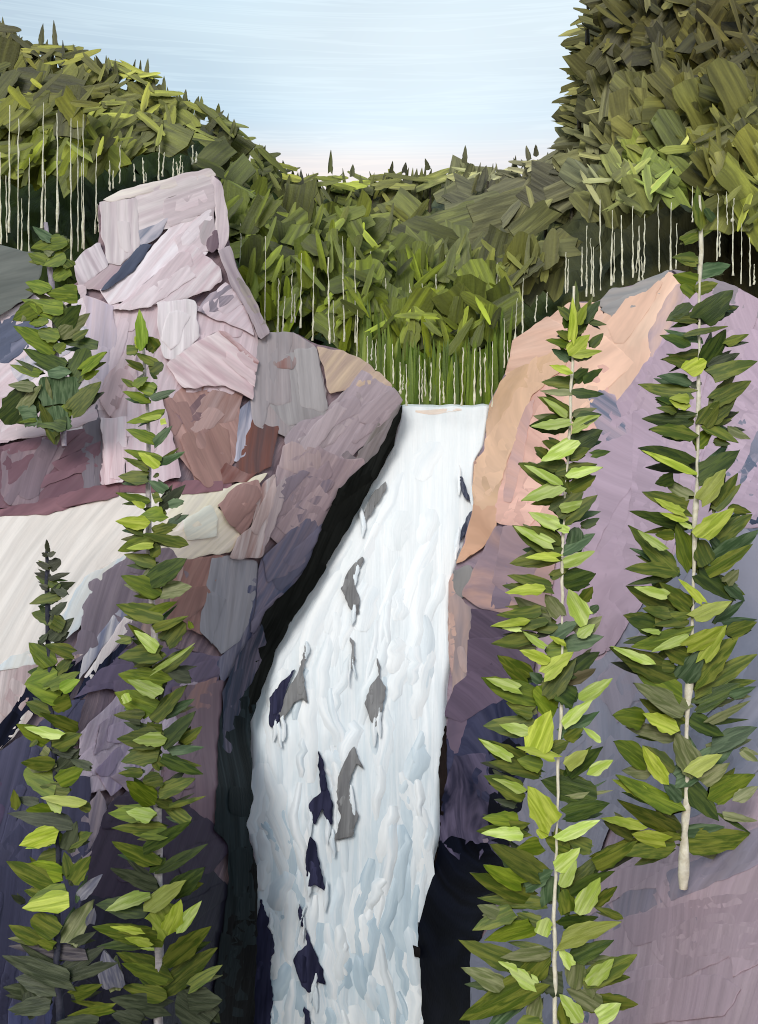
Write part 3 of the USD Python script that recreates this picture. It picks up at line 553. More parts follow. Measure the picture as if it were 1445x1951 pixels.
VIEW = sbox(-60, -60, 1505, 2010)
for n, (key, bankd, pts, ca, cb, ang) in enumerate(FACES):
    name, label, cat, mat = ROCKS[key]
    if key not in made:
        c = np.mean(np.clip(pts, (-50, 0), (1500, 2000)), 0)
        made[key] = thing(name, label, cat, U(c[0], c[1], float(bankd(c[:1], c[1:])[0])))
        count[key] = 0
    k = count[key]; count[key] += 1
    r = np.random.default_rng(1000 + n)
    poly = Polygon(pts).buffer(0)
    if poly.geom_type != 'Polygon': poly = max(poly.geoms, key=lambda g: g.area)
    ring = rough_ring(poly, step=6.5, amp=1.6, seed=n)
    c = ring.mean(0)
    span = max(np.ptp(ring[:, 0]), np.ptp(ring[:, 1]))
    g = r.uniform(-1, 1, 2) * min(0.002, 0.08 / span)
    base = 0.05 + (0.008 if key == 'dome' else 0.014) * k + (0.22 if key == 'shadeleft' else 0)
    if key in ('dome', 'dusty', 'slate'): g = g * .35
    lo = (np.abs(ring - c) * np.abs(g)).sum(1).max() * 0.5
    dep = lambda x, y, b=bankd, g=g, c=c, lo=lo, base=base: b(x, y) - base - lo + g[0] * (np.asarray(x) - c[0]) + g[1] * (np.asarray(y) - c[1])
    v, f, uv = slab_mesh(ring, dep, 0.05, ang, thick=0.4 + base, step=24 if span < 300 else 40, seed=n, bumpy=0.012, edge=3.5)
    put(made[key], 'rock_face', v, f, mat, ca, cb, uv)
    vis = poly.intersection(VIEW)
    if vis.is_empty or vis.geom_type != 'Polygon': continue
    if key in ('ledge', 'shaderight', 'greyleft'): continue
    smoothkey = key in ('dusty', 'dome', 'purple', 'slate', 'pillar', 'greyblock')
    m = int(vis.area / (9000 if smoothkey else 4800))
    for q in range(min(m, 16)):
        L = min(r.uniform(50, 150), span * .8); W = r.uniform(16, 46)
        if smoothkey: L, W = min(r.uniform(120, 320), span * .8), r.uniform(36, 100)
        g2 = facet(vis.buffer(3), ang + r.normal(0, 10), L, W, r)
        if g2 is None: continue
        rr = rough_ring(g2, step=6, amp=1.3, seed=n * 50 + q)
        t = r.uniform(0, .7); ca2 = np.clip(lerp(ca, cb, t) * r.uniform(.96, 1.04), 8, 245); cb2 = np.clip(lerp(ca, cb, r.uniform(0, 1)), 8, 245)
        dz = r.uniform(.03, .045)
        v, f, uv = slab_mesh(rr, lambda x, y: dep(x, y) - .05, dz, ang + r.normal(0, 4), thick=.05, step=26, seed=q, bumpy=.004, edge=3)
        put(made[key], 'rock_facet', v, f, mat, ca2, cb2, uv)

# ---------------------------------------------------------------- the waterfall
W_LEFT = [(775, 764), (800, 762), (850, 748), (930, 702), (1012, 652), (1098, 602), (1162, 556), (1235, 522), (1320, 488), (1365, 472), (1400, 476), (1500, 482), (1565, 466), (1640, 486), (1960, 484), (2200, 486)]
W_RIGHT = [(775, 932), (850, 922), (878, 905), (920, 902), (960, 909), (1000, 893), (1040, 884), (1090, 866), (1150, 858), (1250, 860), (1310, 850), (1400, 848), (1500, 839), (1590, 836), (1700, 812), (1765, 796), (1800, 806), (1830, 806), (1960, 832), (2200, 840)]
wl = lambda y: np.interp(y, [p[0] for p in W_LEFT], [p[1] for p in W_LEFT])
wr = lambda y: np.interp(y, [p[0] for p in W_RIGHT], [p[1] for p in W_RIGHT])
falls = thing('waterfall', 'white waterfall pouring down between the two banks of rock', 'waterfall', U(845, 775, 46.2), kind='structure')
ys = np.r_[771, 774.5, np.linspace(777, 2190, 119)]; ts = np.linspace(-0.03, 1.03, 36)
T, Y = np.meshgrid(ts, ys)
X = wl(Y) + (wr(Y) - wl(Y)) * T
from meshkit import fbm, noise
rib = fbm(np.stack([X * .035, Y * .006, 0 * X], -1), 4, 3) - .5
D = D_WATER(X, Y) - rib * np.interp(Y, [775, 1100, 1500], [.05, .1, .22]) + np.where((T < 0) | (T > 1), .8, 0) + np.where(Y < 773, .5, 0)
Yl = Y + np.where(Y < 779, 1, 0) * (noise(np.stack([X * .05, 0 * X, 0 * X], -1), 9) - .5) * 4
P = U(X, Yl, D).reshape(-1, 3)
n = len(ts); i, j = np.meshgrid(np.arange(len(ys) - 1), np.arange(n - 1), indexing='ij'); a = i * n + j
F = np.vstack([np.stack([a, a + n, a + 1], -1).reshape(-1, 3), np.stack([a + 1, a + n, a + n + 1], -1).reshape(-1, 3)])
tone = np.interp(Y.ravel(), [775, 1100, 1400, 1600, 1950], [0, .1, .55, .85, 1.0])[:, None]
wa = lin(lerp(np.tile((234, 238, 239), (len(P), 1)), np.tile((212, 225, 232), (len(P), 1)), tone))
wb = lin(lerp(np.tile((241, 243, 243), (len(P), 1)), np.tile((240, 244, 246), (len(P), 1)), tone))
put(falls, 'water_sheet', P, F, M_FOAM, (1, 1, 1), (1, 1, 1), np.stack([Y.ravel() * .022, X.ravel() * .022], -1), vcol={'ca': wa, 'cb': wb})

def strip(pts, widths, depth, proud, seed, thick=.06):
    """A ridge of falling water: a raised strand along the points."""
    r = np.random.default_rng(seed)
    p = np.asarray(pts, float); K = len(p)
    d = np.gradient(p, axis=0); d /= np.linalg.norm(d, axis=1, keepdims=True)
    nx = np.stack([-d[:, 1], d[:, 0]], -1)
    v, uv = [], []
    ln = np.r_[0, np.cumsum(np.linalg.norm(np.diff(p, axis=0), axis=1))] * .021
    for k in range(K):
        for s, h in ((-1, -.04), (-.55, .8), (0, 1.0), (.5, .75), (1, -.04)):
            q = p[k] + nx[k] * s * widths[k] * (1 + r.uniform(-.18, .18)) * .5
            dd = float(depth(q[0], q[1])) - proud * h * (0.15 if k in (0, K - 1) else 1) + r.normal(0, .008)
            v.append(U(q[0], q[1], dd)); uv.append((ln[k], s * widths[k] * .01))
    f = []
    for k in range(K - 1):
        for m in range(4):
            a = 5 * k + m
            f += [(a, a + 1, a + 5), (a + 1, a + 6, a + 5)]
    v = np.array(v)
    f = np.array(f)
    nn = np.cross(v[f[:, 1]] - v[f[:, 0]], v[f[:, 2]] - v[f[:, 0]]).sum(0)
    if nn[1] > 0: f = f[:, [0, 2, 1]]
    return v, f, np.array(uv) + r.uniform(0, 40, 2)
def water_surface(x, y):
    return D_WATER(x, y) - float(np.interp(y, [775, 1100, 1500], [.05, .1, .22])) * (fbm(np.array([[x * .035, y * .006, 0.0]]), 4, 3)[0] - .5)
r = np.random.default_rng(77)
for k in range(150):
    y0 = 778 + 1180 * r.uniform(0, 1) ** .5
    t = r.uniform(.03, .97); L = r.uniform(60, 210)
    y1 = min(y0 + L, 2050)
    yy = np.linspace(y0, y1, 7)
    dr = r.normal(0, .05)
    tt = np.clip(t + dr * np.linspace(0, 1, 7) + r.normal(0, .008, 7), .02, .98)
    xx = wl(yy) + (wr(yy) - wl(yy)) * tt
    low = np.interp(y0, [1000, 1300, 1700], [0, .5, 1])
    w0 = r.uniform(16, 48)
    wid = w0 * np.array([.45, .85, 1, 1, .95, .8, .5])
    u = r.uniform()
    if u < .10 + .2 * low: ca, cb = lerp((232, 238, 240), (184, 203, 215), low), lerp((236, 241, 243), (204, 219, 227), low)
    elif u < .6: ca, cb = (243, 245, 245), (230, 236, 239)
    else: ca, cb = lerp((234, 239, 240), (214, 226, 233), low), (243, 245, 246)
    v, f, uv = strip(np.stack([xx, yy], -1), wid, water_surface, r.uniform(.02, .05) * (1 + 1.6 * low), k)
    put(falls, 'water_strand', v, f, M_FOAM, ca, cb, uv)

v, f, uv = strip([(792, 783), (815, 785), (835, 784), (855, 781), (880, 780)], np.array([4, 9, 10, 7, 3.0]), water_surface, .015, 991)
put(falls, 'water_strand', v, f, M_FOAM, (238, 216, 198), (242, 236, 230), uv)  # peach reflection at the brink, painted as a strand colour

STONES = [
 ('small narrow grey rock in the falls, highest on the left side', [(735, 917), (738, 926), (716, 966), (703, 985), (690, 1000), (692, 985), (700, 960), (716, 934)], 0),
 ('ragged grey rock in the upper middle of the falls', [(691, 1060), (693, 1069), (679, 1090), (676, 1118), (686, 1140), (684, 1168), (675, 1170), (660, 1147), (652, 1122), (660, 1095), (673, 1075)], 0),
 ('tiny grey rock just below the ragged grey one in the falls', [(667, 1214), (675, 1220), (675, 1268), (669, 1276), (671, 1240)], 0),
 ('thin dark sliver of rock at the right edge of the falls near the brink', [(875, 906), (882, 910), (892, 938), (898, 955), (889, 952), (880, 936)], 1),
 ('dark slate rock at the right edge of the falls below the thin sliver', [(903, 966), (904, 986), (891, 1012), (876, 1032), (880, 1006), (890, 985)], 1),
 ('wedge-shaped grey rock beside the navy one on the left of the falls', [(582, 1228), (588, 1240), (577, 1280), (586, 1340), (578, 1330), (560, 1340), (540, 1376), (530, 1362), (550, 1312), (570, 1280)], 0),
 ('slim navy rock at the left edge of the falls', [(562, 1274), (546, 1312), (535, 1360), (526, 1394), (512, 1382), (515, 1330), (530, 1306)], 2),
 ('leaf-shaped grey rock in the middle of the falls', [(718, 1253), (726, 1270), (723, 1290), (736, 1310), (729, 1350), (716, 1390), (705, 1370), (696, 1340), (705, 1312), (722, 1286)], 0),
 ('large hooked grey rock in the lower middle of the falls', [(675, 1424), (693, 1465), (680, 1456), (666, 1490), (668, 1520), (683, 1555), (672, 1595), (634, 1602), (650, 1560), (642, 1520), (645, 1480), (658, 1446)], 0),
 ('navy rock with a long thin neck left of the large hooked grey rock', [(607, 1431), (616, 1450), (625, 1500), (635, 1530), (633, 1572), (622, 1562), (614, 1542), (600, 1572), (590, 1556), (588, 1532), (612, 1510), (607, 1470)], 2),
 ('tapering navy rock below the long-necked one in the falls', [(592, 1594), (601, 1604), (609, 1650), (621, 1700), (602, 1686), (587, 1692), (583, 1640), (586, 1610)], 2),
 ('navy chip of rock above the lowest large navy rock in the falls', [(570, 1722), (576, 1735), (581, 1768), (574, 1766), (568, 1740)], 2),
 ('broad navy rock low in the falls', [(582, 1768), (590, 1790), (616, 1850), (619, 1877), (606, 1870), (600, 1900), (575, 1880), (559, 1830), (568, 1812), (585, 1802)], 2),
 ('long dark navy rock along the bottom left edge of the falls', [(497, 1713), (516, 1760), (523, 1800), (515, 1850), (521, 1900), (510, 1990), (480, 1990), (480, 1830), (488, 1760)], 2),
 ('small navy rock at the very bottom of the falls', [(580, 1918), (590, 1928), (597, 1980), (580, 1980)], 2),
 ('small black rock at the lower right edge of the falls', [(788, 1802), (808, 1806), (806, 1828), (790, 1824)], 3),
]
SC = [((142, 141, 140), (126, 125, 126)), ((66, 70, 86), (110, 112, 124)), ((36, 37, 58), (56, 56, 80)), ((22, 20, 20), (36, 34, 34))]
for k, (label, pts, c) in enumerate(STONES):
    poly = Polygon(pts).buffer(0)
    ring = rough_ring(poly, step=3, amp=1.3, seed=k)
    c0 = ring.mean(0)
    own = thing('rock', label, 'rock', U(c0[0], c0[1], float(D_WATER(0, c0[1]))))
    v, f, uv = slab_mesh(ring, lambda x, y: D_WATER(x, y) - .17, .07, 80, thick=.9, step=14, seed=k, bumpy=.015, edge=2.2)
    put(own, 'stone', v, f, M_WET_SHADE, *SC[c], uv)
    for q in range(2):
        r = np.random.default_rng(k * 9 + q)
        g2 = facet(poly, 80 + r.normal(0, 14), r.uniform(20, 60), r.uniform(6, 14), r)
        if g2 is not None and g2.area > 60:
            v, f, uv = slab_mesh(rough_ring(g2, 4, .6, q), lambda x, y: D_WATER(x, y) - .23, .03, 80, thick=.04, step=14, seed=q, bumpy=.004, edge=1.5)
            put(own, 'facet', v, f, M_WET_SHADE, np.array(SC[c][1]) * 1.12, SC[c][0], uv)

    for q in range(2):                              # foam dragged across the lower end of the stone
        r = np.random.default_rng(k * 31 + q)
        i0 = ring[r.integers(len(ring))] if q else ring[ring[:, 1].argmax()]
        w0 = min(10, .25 * (np.ptp(ring[:, 0]) + 8))
        yy = np.linspace(i0[1] - r.uniform(14, 26), i0[1] + r.uniform(18, 40), 6)
        xx = i0[0] + r.normal(0, 2) + np.linspace(0, r.normal(0, 6), 6) + r.normal(0, 1, 6)
        v, f, uv = strip(np.stack([xx, yy], -1), w0 * np.array([.3, .8, 1, 1, .8, .3]), lambda x, y: D_WATER(x, y) - .22, .05, k * 7 + q)
        put(falls, 'water_strand', v, f, M_FOAM, (240, 243, 244), (222, 231, 236), uv)

# ---------------------------------------------------------------- the forest on the hills
ORD = 'first second third fourth fifth sixth seventh eighth ninth tenth eleventh twelfth thirteenth fourteenth fifteenth sixteenth seventeenth eighteenth nineteenth twentieth'.split()
ORD += ['twenty-' + w for w in ORD[:9]] + ['thirtieth'] + ['thirty-' + w for w in ORD[:9]]
FOL = [((50, 80), (80, 82, 45)), ((150, 170), (92, 95, 46)), ((250, 200), (105, 110, 60)), ((60, 230), (98, 105, 44)), ((200, 250), (100, 110, 44)), ((330, 240), (96, 104, 54)), ((100, 290), (110, 126, 44)), ((420, 270), (84, 92, 48)), ((10, 60), (70, 72, 42)),
       ((560, 350), (85, 90, 48)), ((480, 370), (78, 92, 34)), ((650, 400), (86, 96, 44)), ((750, 380), (82, 86, 50)), ((950, 370), (108, 110, 82)), ((1050, 340), (108, 109, 84)), ((1000, 300), (100, 100, 74)), ((900, 440), (98, 102, 70)),
       ((480, 480), (84, 100, 28)), ((600, 520), (88, 104, 28)), ((700, 560), (92, 108, 28)), ((650, 450), (84, 98, 36)), ((850, 450), (88, 96, 44)), ((950, 500), (90, 96, 50)), ((800, 530), (90, 106, 38)), ((560, 580), (86, 104, 24)), ((700, 640), (92, 108, 26)),
       ((830, 620), (100, 114, 30)), ((950, 600), (76, 90, 28)), ((900, 540), (94, 108, 42)), ((1150, 60), (78, 75, 40)), ((1250, 50), (64, 60, 30)), ((1400, 80), (58, 53, 26)), ((1120, 180), (90, 88, 50)), ((1200, 250), (96, 94, 54)), ((1300, 150), (80, 77, 38)),
       ((1400, 250), (86, 85, 38)), ((1120, 320), (106, 106, 74)), ((1200, 350), (110, 113, 62)), ((1250, 330), (112, 126, 52)), ((1380, 330), (86, 84, 38)), ((1420, 400), (96, 100, 40)), ((1150, 450), (86, 87, 56)), ((1050, 470), (96, 100, 62))]
FPT = np.array([q[0] for q in FOL], float); FCOL = np.array([q[1] for q in FOL], float) * np.where(FPT[:, :1] > 1090, 1.12, .98) + np.where(FPT[:, :1] > 1090, (3, 3, 3), (7, 3, 0))
FCOL[:, 2] = FCOL[:, 2] * np.where((FPT[:, 0] > 790) & (FPT[:, 0] < 1130) & (FPT[:, 1] < 470), 1.05, np.where(FPT[:, 0] > 1090, .98, .82))  # greyer far-ridge tones put its haze into the foliage colour

TRUNKS = {   # (x, foot, top) seen in each grove
 'left grove above pink peak': [(2, 462, 290), (18, 440, 200), (34, 480, 226), (55, 476, 300), (80, 432, 195), (110, 440, 215), (136, 498, 225), (149, 476, 230), (160, 472, 218), (182, 442, 292), (209, 360, 306), (228, 346, 276), (257, 342, 312), (274, 346, 300), (302, 340, 276), (329, 340, 302), (341, 342, 296), (367, 310, 272)],
 'green slope right of pink peak': [(458, 522, 425), (482, 545, 460), (505, 628, 450), (530, 630, 530), (540, 572, 476), (556, 612, 514), (573, 622, 482), (596, 646, 508), (628, 652, 490), (656, 648, 450), (678, 650, 470), (679, 700, 590), (708, 640, 478), (735, 604, 530), (752, 590, 556), (781, 602, 540), (804, 592, 540), (832, 592, 522), (848, 540, 486)],
 'grove above the brink of the falls': [(701, 690, 640), (717, 702, 646), (731, 732, 655), (750, 728, 655), (763, 748, 690), (775, 770, 694), (800, 768, 676), (810, 752, 684), (820, 760, 690), (838, 768, 672), (866, 768, 690), (880, 770, 662), (904, 768, 664), (916, 752, 662), (925, 744, 672), (938, 772, 650), (961, 698, 606)],
 'dark gap between falls and peach rock': [(946, 600, 500), (952, 584, 505), (981, 650, 568), (996, 640, 530), (1020, 610, 562), (1042, 592, 556)],
 'right grove above peach rock': [(1078, 556, 480), (1109, 542, 470), (1118, 562, 430), (1131, 562, 470), (1145, 550, 380), (1165, 541, 400), (1187, 540, 410), (1207, 526, 392), (1218, 532, 430), (1228, 516, 408), (1257, 514, 388), (1279, 512, 386), (1320, 420, 355), (1367, 494, 368), (1386, 425, 365), (1397, 522, 395), (1413, 538, 425), (1430, 542, 452)],
}
ridge_pts = [(-30, 70), (20, 90), (55, 120), (100, 130), (140, 180), (200, 190), (250, 190), (300, 210), (355, 240), (410, 260), (455, 290), (500, 340), (545, 360), (600, 375), (655, 380), (710, 380), (760, 385), (820, 380), (880, 375), (930, 370), (985, 360), (1030, 350), (1060, 330),
             (40, 170), (130, 240), (60, 260), (200, 260), (460, 390), (530, 420), (590, 440), (650, 450), (720, 450), (780, 440), (860, 440), (920, 430), (980, 430), (1040, 420), (900, 500),
             (1120, 20), (1190, 10), (1270, 0), (1350, 0), (1430, 10), (1500, 20), (1115, 90), (1190, 90), (1280, 90), (1370, 90), (1450, 100), (1105, 180), (1170, 180), (1250, 190), (1340, 190), (1430, 200), (1500, 200), (1090, 260), (1150, 270), (1230, 280), (1310, 280), (1400, 290), (1480, 300), (1090, 360), (1440, 380), (1330, 350), (1500, 420)]
xr = np.random.default_rng(8)
for rows in TRUNKS.values():
    rows += [(x + xr.uniform(4, 11), f_ - xr.uniform(0, 10), f_ - (f_ - t_) * xr.uniform(.35, .85)) for x, f_, t_ in list(rows) if xr.uniform() < .4]
TREES = []
for grove, rows in TRUNKS.items():
    for x, foot, top in sorted(rows):
        TREES.append(dict(x=x, foot=foot, top=top, ax=x, ay=top - 22, grove=grove, pale=True))
for x, y in ridge_pts:
    TREES.append(dict(x=x, foot=y + 62, top=y - 25, ax=x, ay=y, grove=None, pale=False))
AN = np.array([(t['ax'], t['ay']) for t in TREES], float)
for t in TREES:
    t['d'] = float(D_FOREST(np.array([t['x']]), np.array([t['foot'] if t['pale'] else t['ay'] + 15]))[0]) - (1.0 if t['pale'] else 0.6)
    t['clumps'] = []

def zone_low(x):            # lower edge of the leaf masses
    return np.interp(x, [-60, 0, 60, 120, 180, 300, 370, 380, 430, 450, 500, 600, 700, 780, 900, 960, 990, 1060, 1090, 1250, 1290, 1350, 1380, 1445, 1510],
                     [330, 330, 345, 350, 318, 290, 270, 300, 430, 500, 610, 632, 662, 672, 656, 622, 560, 520, 410, 395, 350, 370, 420, 440, 440])
r = np.random.default_rng(5)
def sprout(x, y, L, W, ang, prof, front, tone=1.0, wild=1.0):
    c = near_color(np.array([x]), np.array([y]), FPT, FCOL)[0] * tone * r.uniform(1 - .14 * wild, 1 + .14 * wild)
    hue = r.uniform(-1, 1) * 5 * wild
    c = np.clip(c + (hue * .6, hue * .4, -hue), 10, 220)
    k = int(np.argmin(np.hypot((AN[:, 0] - x) * 1.25, np.where(AN[:, 1] - 60 > y, 1.6, 1.0) * (AN[:, 1] - y))))
    TREES[k]['clumps'].append((x, y, L, W, ang, prof, front, c))
for layer, (sx, sy, L0, L1, W0, W1) in enumerate([(44, 40, 80, 130, 46, 70), (33, 29, 48, 92, 22, 40), (25, 23, 34, 86, 7, 17)]):
    yrow = -60
    while yrow < 720:
        for x in np.arange(-50, 1500, sx):
            px, py = x + r.uniform(-sx / 2, sx / 2), yrow + r.uniform(-sy / 2, sy / 2)
            top = sky_y(px) + 14
            if py < top or py > zone_low(px) - 10: continue
            far = py - top
            edge = min(1.0, .42 + far / 90.0)

            if px < 440: ang = r.choice([r.normal(38, 22), r.normal(-30, 18), r.normal(62, 14)], p=[.6, .25, .15])
            elif px > 1060: ang = r.choice([r.normal(-60, 18), r.normal(35, 22), r.normal(-25, 16)], p=[.5, .32, .18])
            elif py < 470: ang = r.choice([r.normal(45, 22), r.normal(-45, 24), r.normal(75, 10)], p=[.5, .3, .2])
            else: ang = r.choice([r.normal(60, 20), r.normal(-50, 20), r.normal(88, 8)], p=[.45, .25, .3])
            smooth_zone = 790 < px < 1085 and 335 < py < 465
            if smooth_zone and layer >= 1 and r.uniform() < .85: continue
            prof = 'clump' if r.uniform() < (.72 if edge > .9 else .35) else 'wedge'
            sc = edge * (1.15 if px > 1150 and py < 260 else 1.0) * (.8 if 440 < px < 1050 and py < 400 else 1.0)
            if smooth_zone: sc *= 1.4
            sprout(px, py, r.uniform(L0, L1) * sc, r.uniform(W0, W1) * sc, ang, 'wedge' if layer == 2 else prof, layer, tone=(.95, 1.0, 1.0 if r.uniform() < .6 else 1.35)[layer], wild=.4 if smooth_zone else 1.0)  # part of the top layer is brightened as painted highlights
        yrow += sy
# bright tapering leaves low on the green slope
for k in range(46):
    px = r.uniform(455, 960); py = r.uniform(500, 650)
    if py > zone_low(px) - 5: continue
    sprout(px, py, r.uniform(50, 85), r.uniform(22, 34), r.normal(90, 22), 'spike' if r.uniform() < .5 else 'wedge', 2, 1.12)
# hanging slanting clumps at the right
for x, y, L, W, a in [(1225, 300, 100, 42, -58), (1180, 330, 90, 40, -60), (1150, 350, 80, 34, -56), (1215, 370, 70, 36, -64), (1265, 350, 110, 46, -55), (1300, 280, 150, 60, -58), (1345, 230, 150, 66, -62), (1400, 180, 140, 70, -64), (1415, 370, 140, 52, -56), (1440, 300, 120, 52, -60),
                      (1390, 320, 110, 44, -50), (1320, 130, 150, 70, 70), (1210, 120, 110, 48, 55), (1260, 200, 140, 50, 60), (1190, 60, 120, 50, 58), (1290, 40, 140, 70, 48), (1380, 60, 150, 80, 62), (1435, 425, 120, 46, -62)]:
    sprout(x, y, L, W, a, 'clump', 2, r.uniform(.95, 1.15))
# thin blades along the skyline
x = -10
while x < 1062:
    y = float(sky_y(x))
    if r.uniform() < .5: sprout(x, y + 20, r.uniform(40, 70), r.uniform(9, 16), 90 + r.normal(0, 14), 'spike', 1, r.uniform(.75, .95))
    else: sprout(x, y + r.uniform(2, 22), r.uniform(44, 84), r.uniform(9, 17), r.normal(-14 if x < 520 else 4, 20), 'wedge', 2, r.uniform(1.0, 1.5))
    x += r.uniform(5, 10)
for x, y, L in [(104, 62, 60), (80, 62, 46), (152, 104, 30), (207, 118, 24), (280, 128, 44), (312, 160, 40), (353, 182, 32), (384, 196, 34), (416, 208, 30), (446, 240, 36), (502, 288, 30), (540, 318, 34), (630, 305, 50), (672, 322, 24), (746, 322, 40), (772, 318, 24), (814, 312, 28), (886, 292, 40), (1006, 288, 30), (1022, 285, 26)]:
    sprout(x, y + L * .05, L * .9, 11, 90 + r.normal(0, 9), 'spike', 2, .75)
# leaves feathering the left side of the big dark trees
for y in np.arange(2, 285, 5):
    xe = float(np.interp(y, [0, 90, 140, 200, 265, 300], [1132, 1121, 1112, 1104, 1088, 1062]))
    sprout(xe + r.uniform(-10, 26), y + r.uniform(-5, 5), r.uniform(46, 96), r.uniform(11, 19), r.normal(-4, 20), 'leaf', 2, r.uniform(1.0, 1.4))

# tall bright grass standing behind the brink
gr = np.random.default_rng(66)
gv, gf, gu, ga, gb, off = [], [], [], [], [], 0
for k in range(190):
    x = gr.uniform(690, 972); foot_ = min(778.0, float(np.interp(x, [690, 720, 765, 930, 972], [690, 705, 778, 778, 690]))); h_ = gr.uniform(60, 140)
    d_ = float(D_FOREST(np.array([x]), np.array([foot_]))[0]) - gr.uniform(.4, 1.6)
    v, f, uv = blade(U(x, foot_ + 4, d_), U(x + gr.normal(0, 5), foot_ - h_, d_ + gr.uniform(-.3, .3)), gr.uniform(7, 15) / FOC * d_, (gr.normal(0, .15), -1, .25), 'spike', ridge=.03, bend=.03, seed=7000 + k)
    t_ = gr.uniform(); c1 = lin(lerp((74, 98, 14), (116, 138, 30), t_)); c2 = lin(lerp((60, 82, 12), (134, 150, 44), gr.uniform()))
    gv.append(v); gf.append(f + off); gu.append(uv); off += len(v); ga.append(np.tile(c1, (len(v), 1))); gb.append(np.tile(c2, (len(v), 1)))
info(put(None, 'tall_grass', np.vstack(gv), np.vstack(gf), M_FOREST, (1, 1, 1), (1, 1, 1), np.vstack(gu), vcol={'ca': np.vstack(ga), 'cb': np.vstack(gb)}), 'bright green tall grass standing behind the brink of the falls', 'grass', kind='stuff')

n_tree = 0
hidden = {}
for t in TREES:
    if t['grove'] is None:
        x, y = t['ax'], t['ay']
        zone = ('left hillside skyline' if x < 470 and y < 280 else 'left hillside' if x < 470 else 'far ridge under pink sky' if y < 390 and x < 1075 else 'middle green hillside' if x < 1075 else 'dark upper-right hillside' if y < 230 else 'olive slope above right grove')
        t['zone'] = zone; hidden.setdefault(zone, []).append(t)
for z, ts_ in hidden.items():
    for k, t in enumerate(sorted(ts_, key=lambda q: (q['ax'], q['ay']))): t['ord'] = k
seen = {}
for ti, t in enumerate(TREES):
    if not t['clumps'] and not t['pale']: continue
    d = t['d']; foot = U(t['x'], t['foot'], d)
    c = np.mean([q[7] for q in t['clumps']], 0) if t['clumps'] else np.array((90, 100, 40))
    if t['pale']:
        k = seen.get(t['grove'], 0); seen[t['grove']] = k + 1
        h = t['foot'] - t['top']
        size = 'tall' if h > 130 else 'short' if h < 60 else 'slim'
        n_all = len(TRUNKS[t['grove']])
        label = f"{size} pale-trunked tree, {ORD[k]} from left in {t['grove']}"
        own = thing('pale_tree', label, 'tree', U(t['x'], t['foot'], d - 3.2), 'thin pale-trunked trees of the ' + t['grove'])
    else:
        look = 'dark olive' if c.sum() < 190 else 'grey-olive' if c[2] > 62 else 'fresh green' if c[1] > c[0] + 14 else 'olive green'
        label = f"{look} leafy tree, {ORD[t['ord']]} from left on the {t['zone']}"
        own = thing('leafy_tree', label, 'tree', foot, 'leafy trees of the ' + t['zone'])
    K = 13
    rr = np.random.default_rng(400 + ti)
    yy = np.linspace(t['foot'] + 3, t['top'], K)
    lean = rr.normal(0, 2.0) if t['pale'] else 0
    xx = t['x'] + lean * np.linspace(0, 1, K) + rr.normal(0, .55, K)
    rad_px = (np.interp(np.linspace(0, 1, K), [0, .3, 1], [1.7, 1.25, .7]) * rr.uniform(.75, 1.15) * np.exp(rr.normal(0, .3, K))) if t['pale'] else np.linspace(5, 2, K)
    pts = U(xx, yy, d - (3.2 if t['pale'] else 0))
    v, f, uv = tube(pts, rad_px / FOC * d, sides=6, seed=ti, knobs=.25)
    put(own, 'trunk', v, f, M_BARK, (240, 237, 214) if t['pale'] else (70, 62, 44), (206, 202, 172) if t['pale'] else (50, 46, 34), uv)
    for q, (x, y, L, W, ang, prof, front, cc) in enumerate(t['clumps']):
        dd = d + (.55 if t['pale'] else 0) + rr.uniform(-.5, .7) * (.9 if d < 70 else 1.6) - front * .5 + (.6 if t['pale'] else 0) + max(0, (t['ay'] - y)) * .012
        a_ = math.radians(ang); dx, dy = math.cos(a_) * L / 2, -math.sin(a_) * L / 2
        if dy > 0 and rr.uniform() < .5: dx, dy = -dx, -dy
        tip = rr.uniform(-.12, .12) * L / FOC * d
        A, B = U(x - dx, y - dy, dd + tip), U(x + dx, y + dy, dd - tip)
        face = np.array([rr.normal(-.03, .14), -1.0, rr.normal(.2, .14)])
        v, f, uv = blade(A, B, W / FOC * d, face, prof, ridge=.03, bend=.04, seed=ti * 97 + q, ragged=.12)
        cb = np.clip(cc * rr.uniform(1.12, 1.42) + (8, 8, 4), 0, 235) if rr.uniform() < .7 else cc * .72  # brighter second tone paints specular highlights into the foliage
        put(own, 'leaf_clump', v, f, M_FOREST, cc, cb, uv)

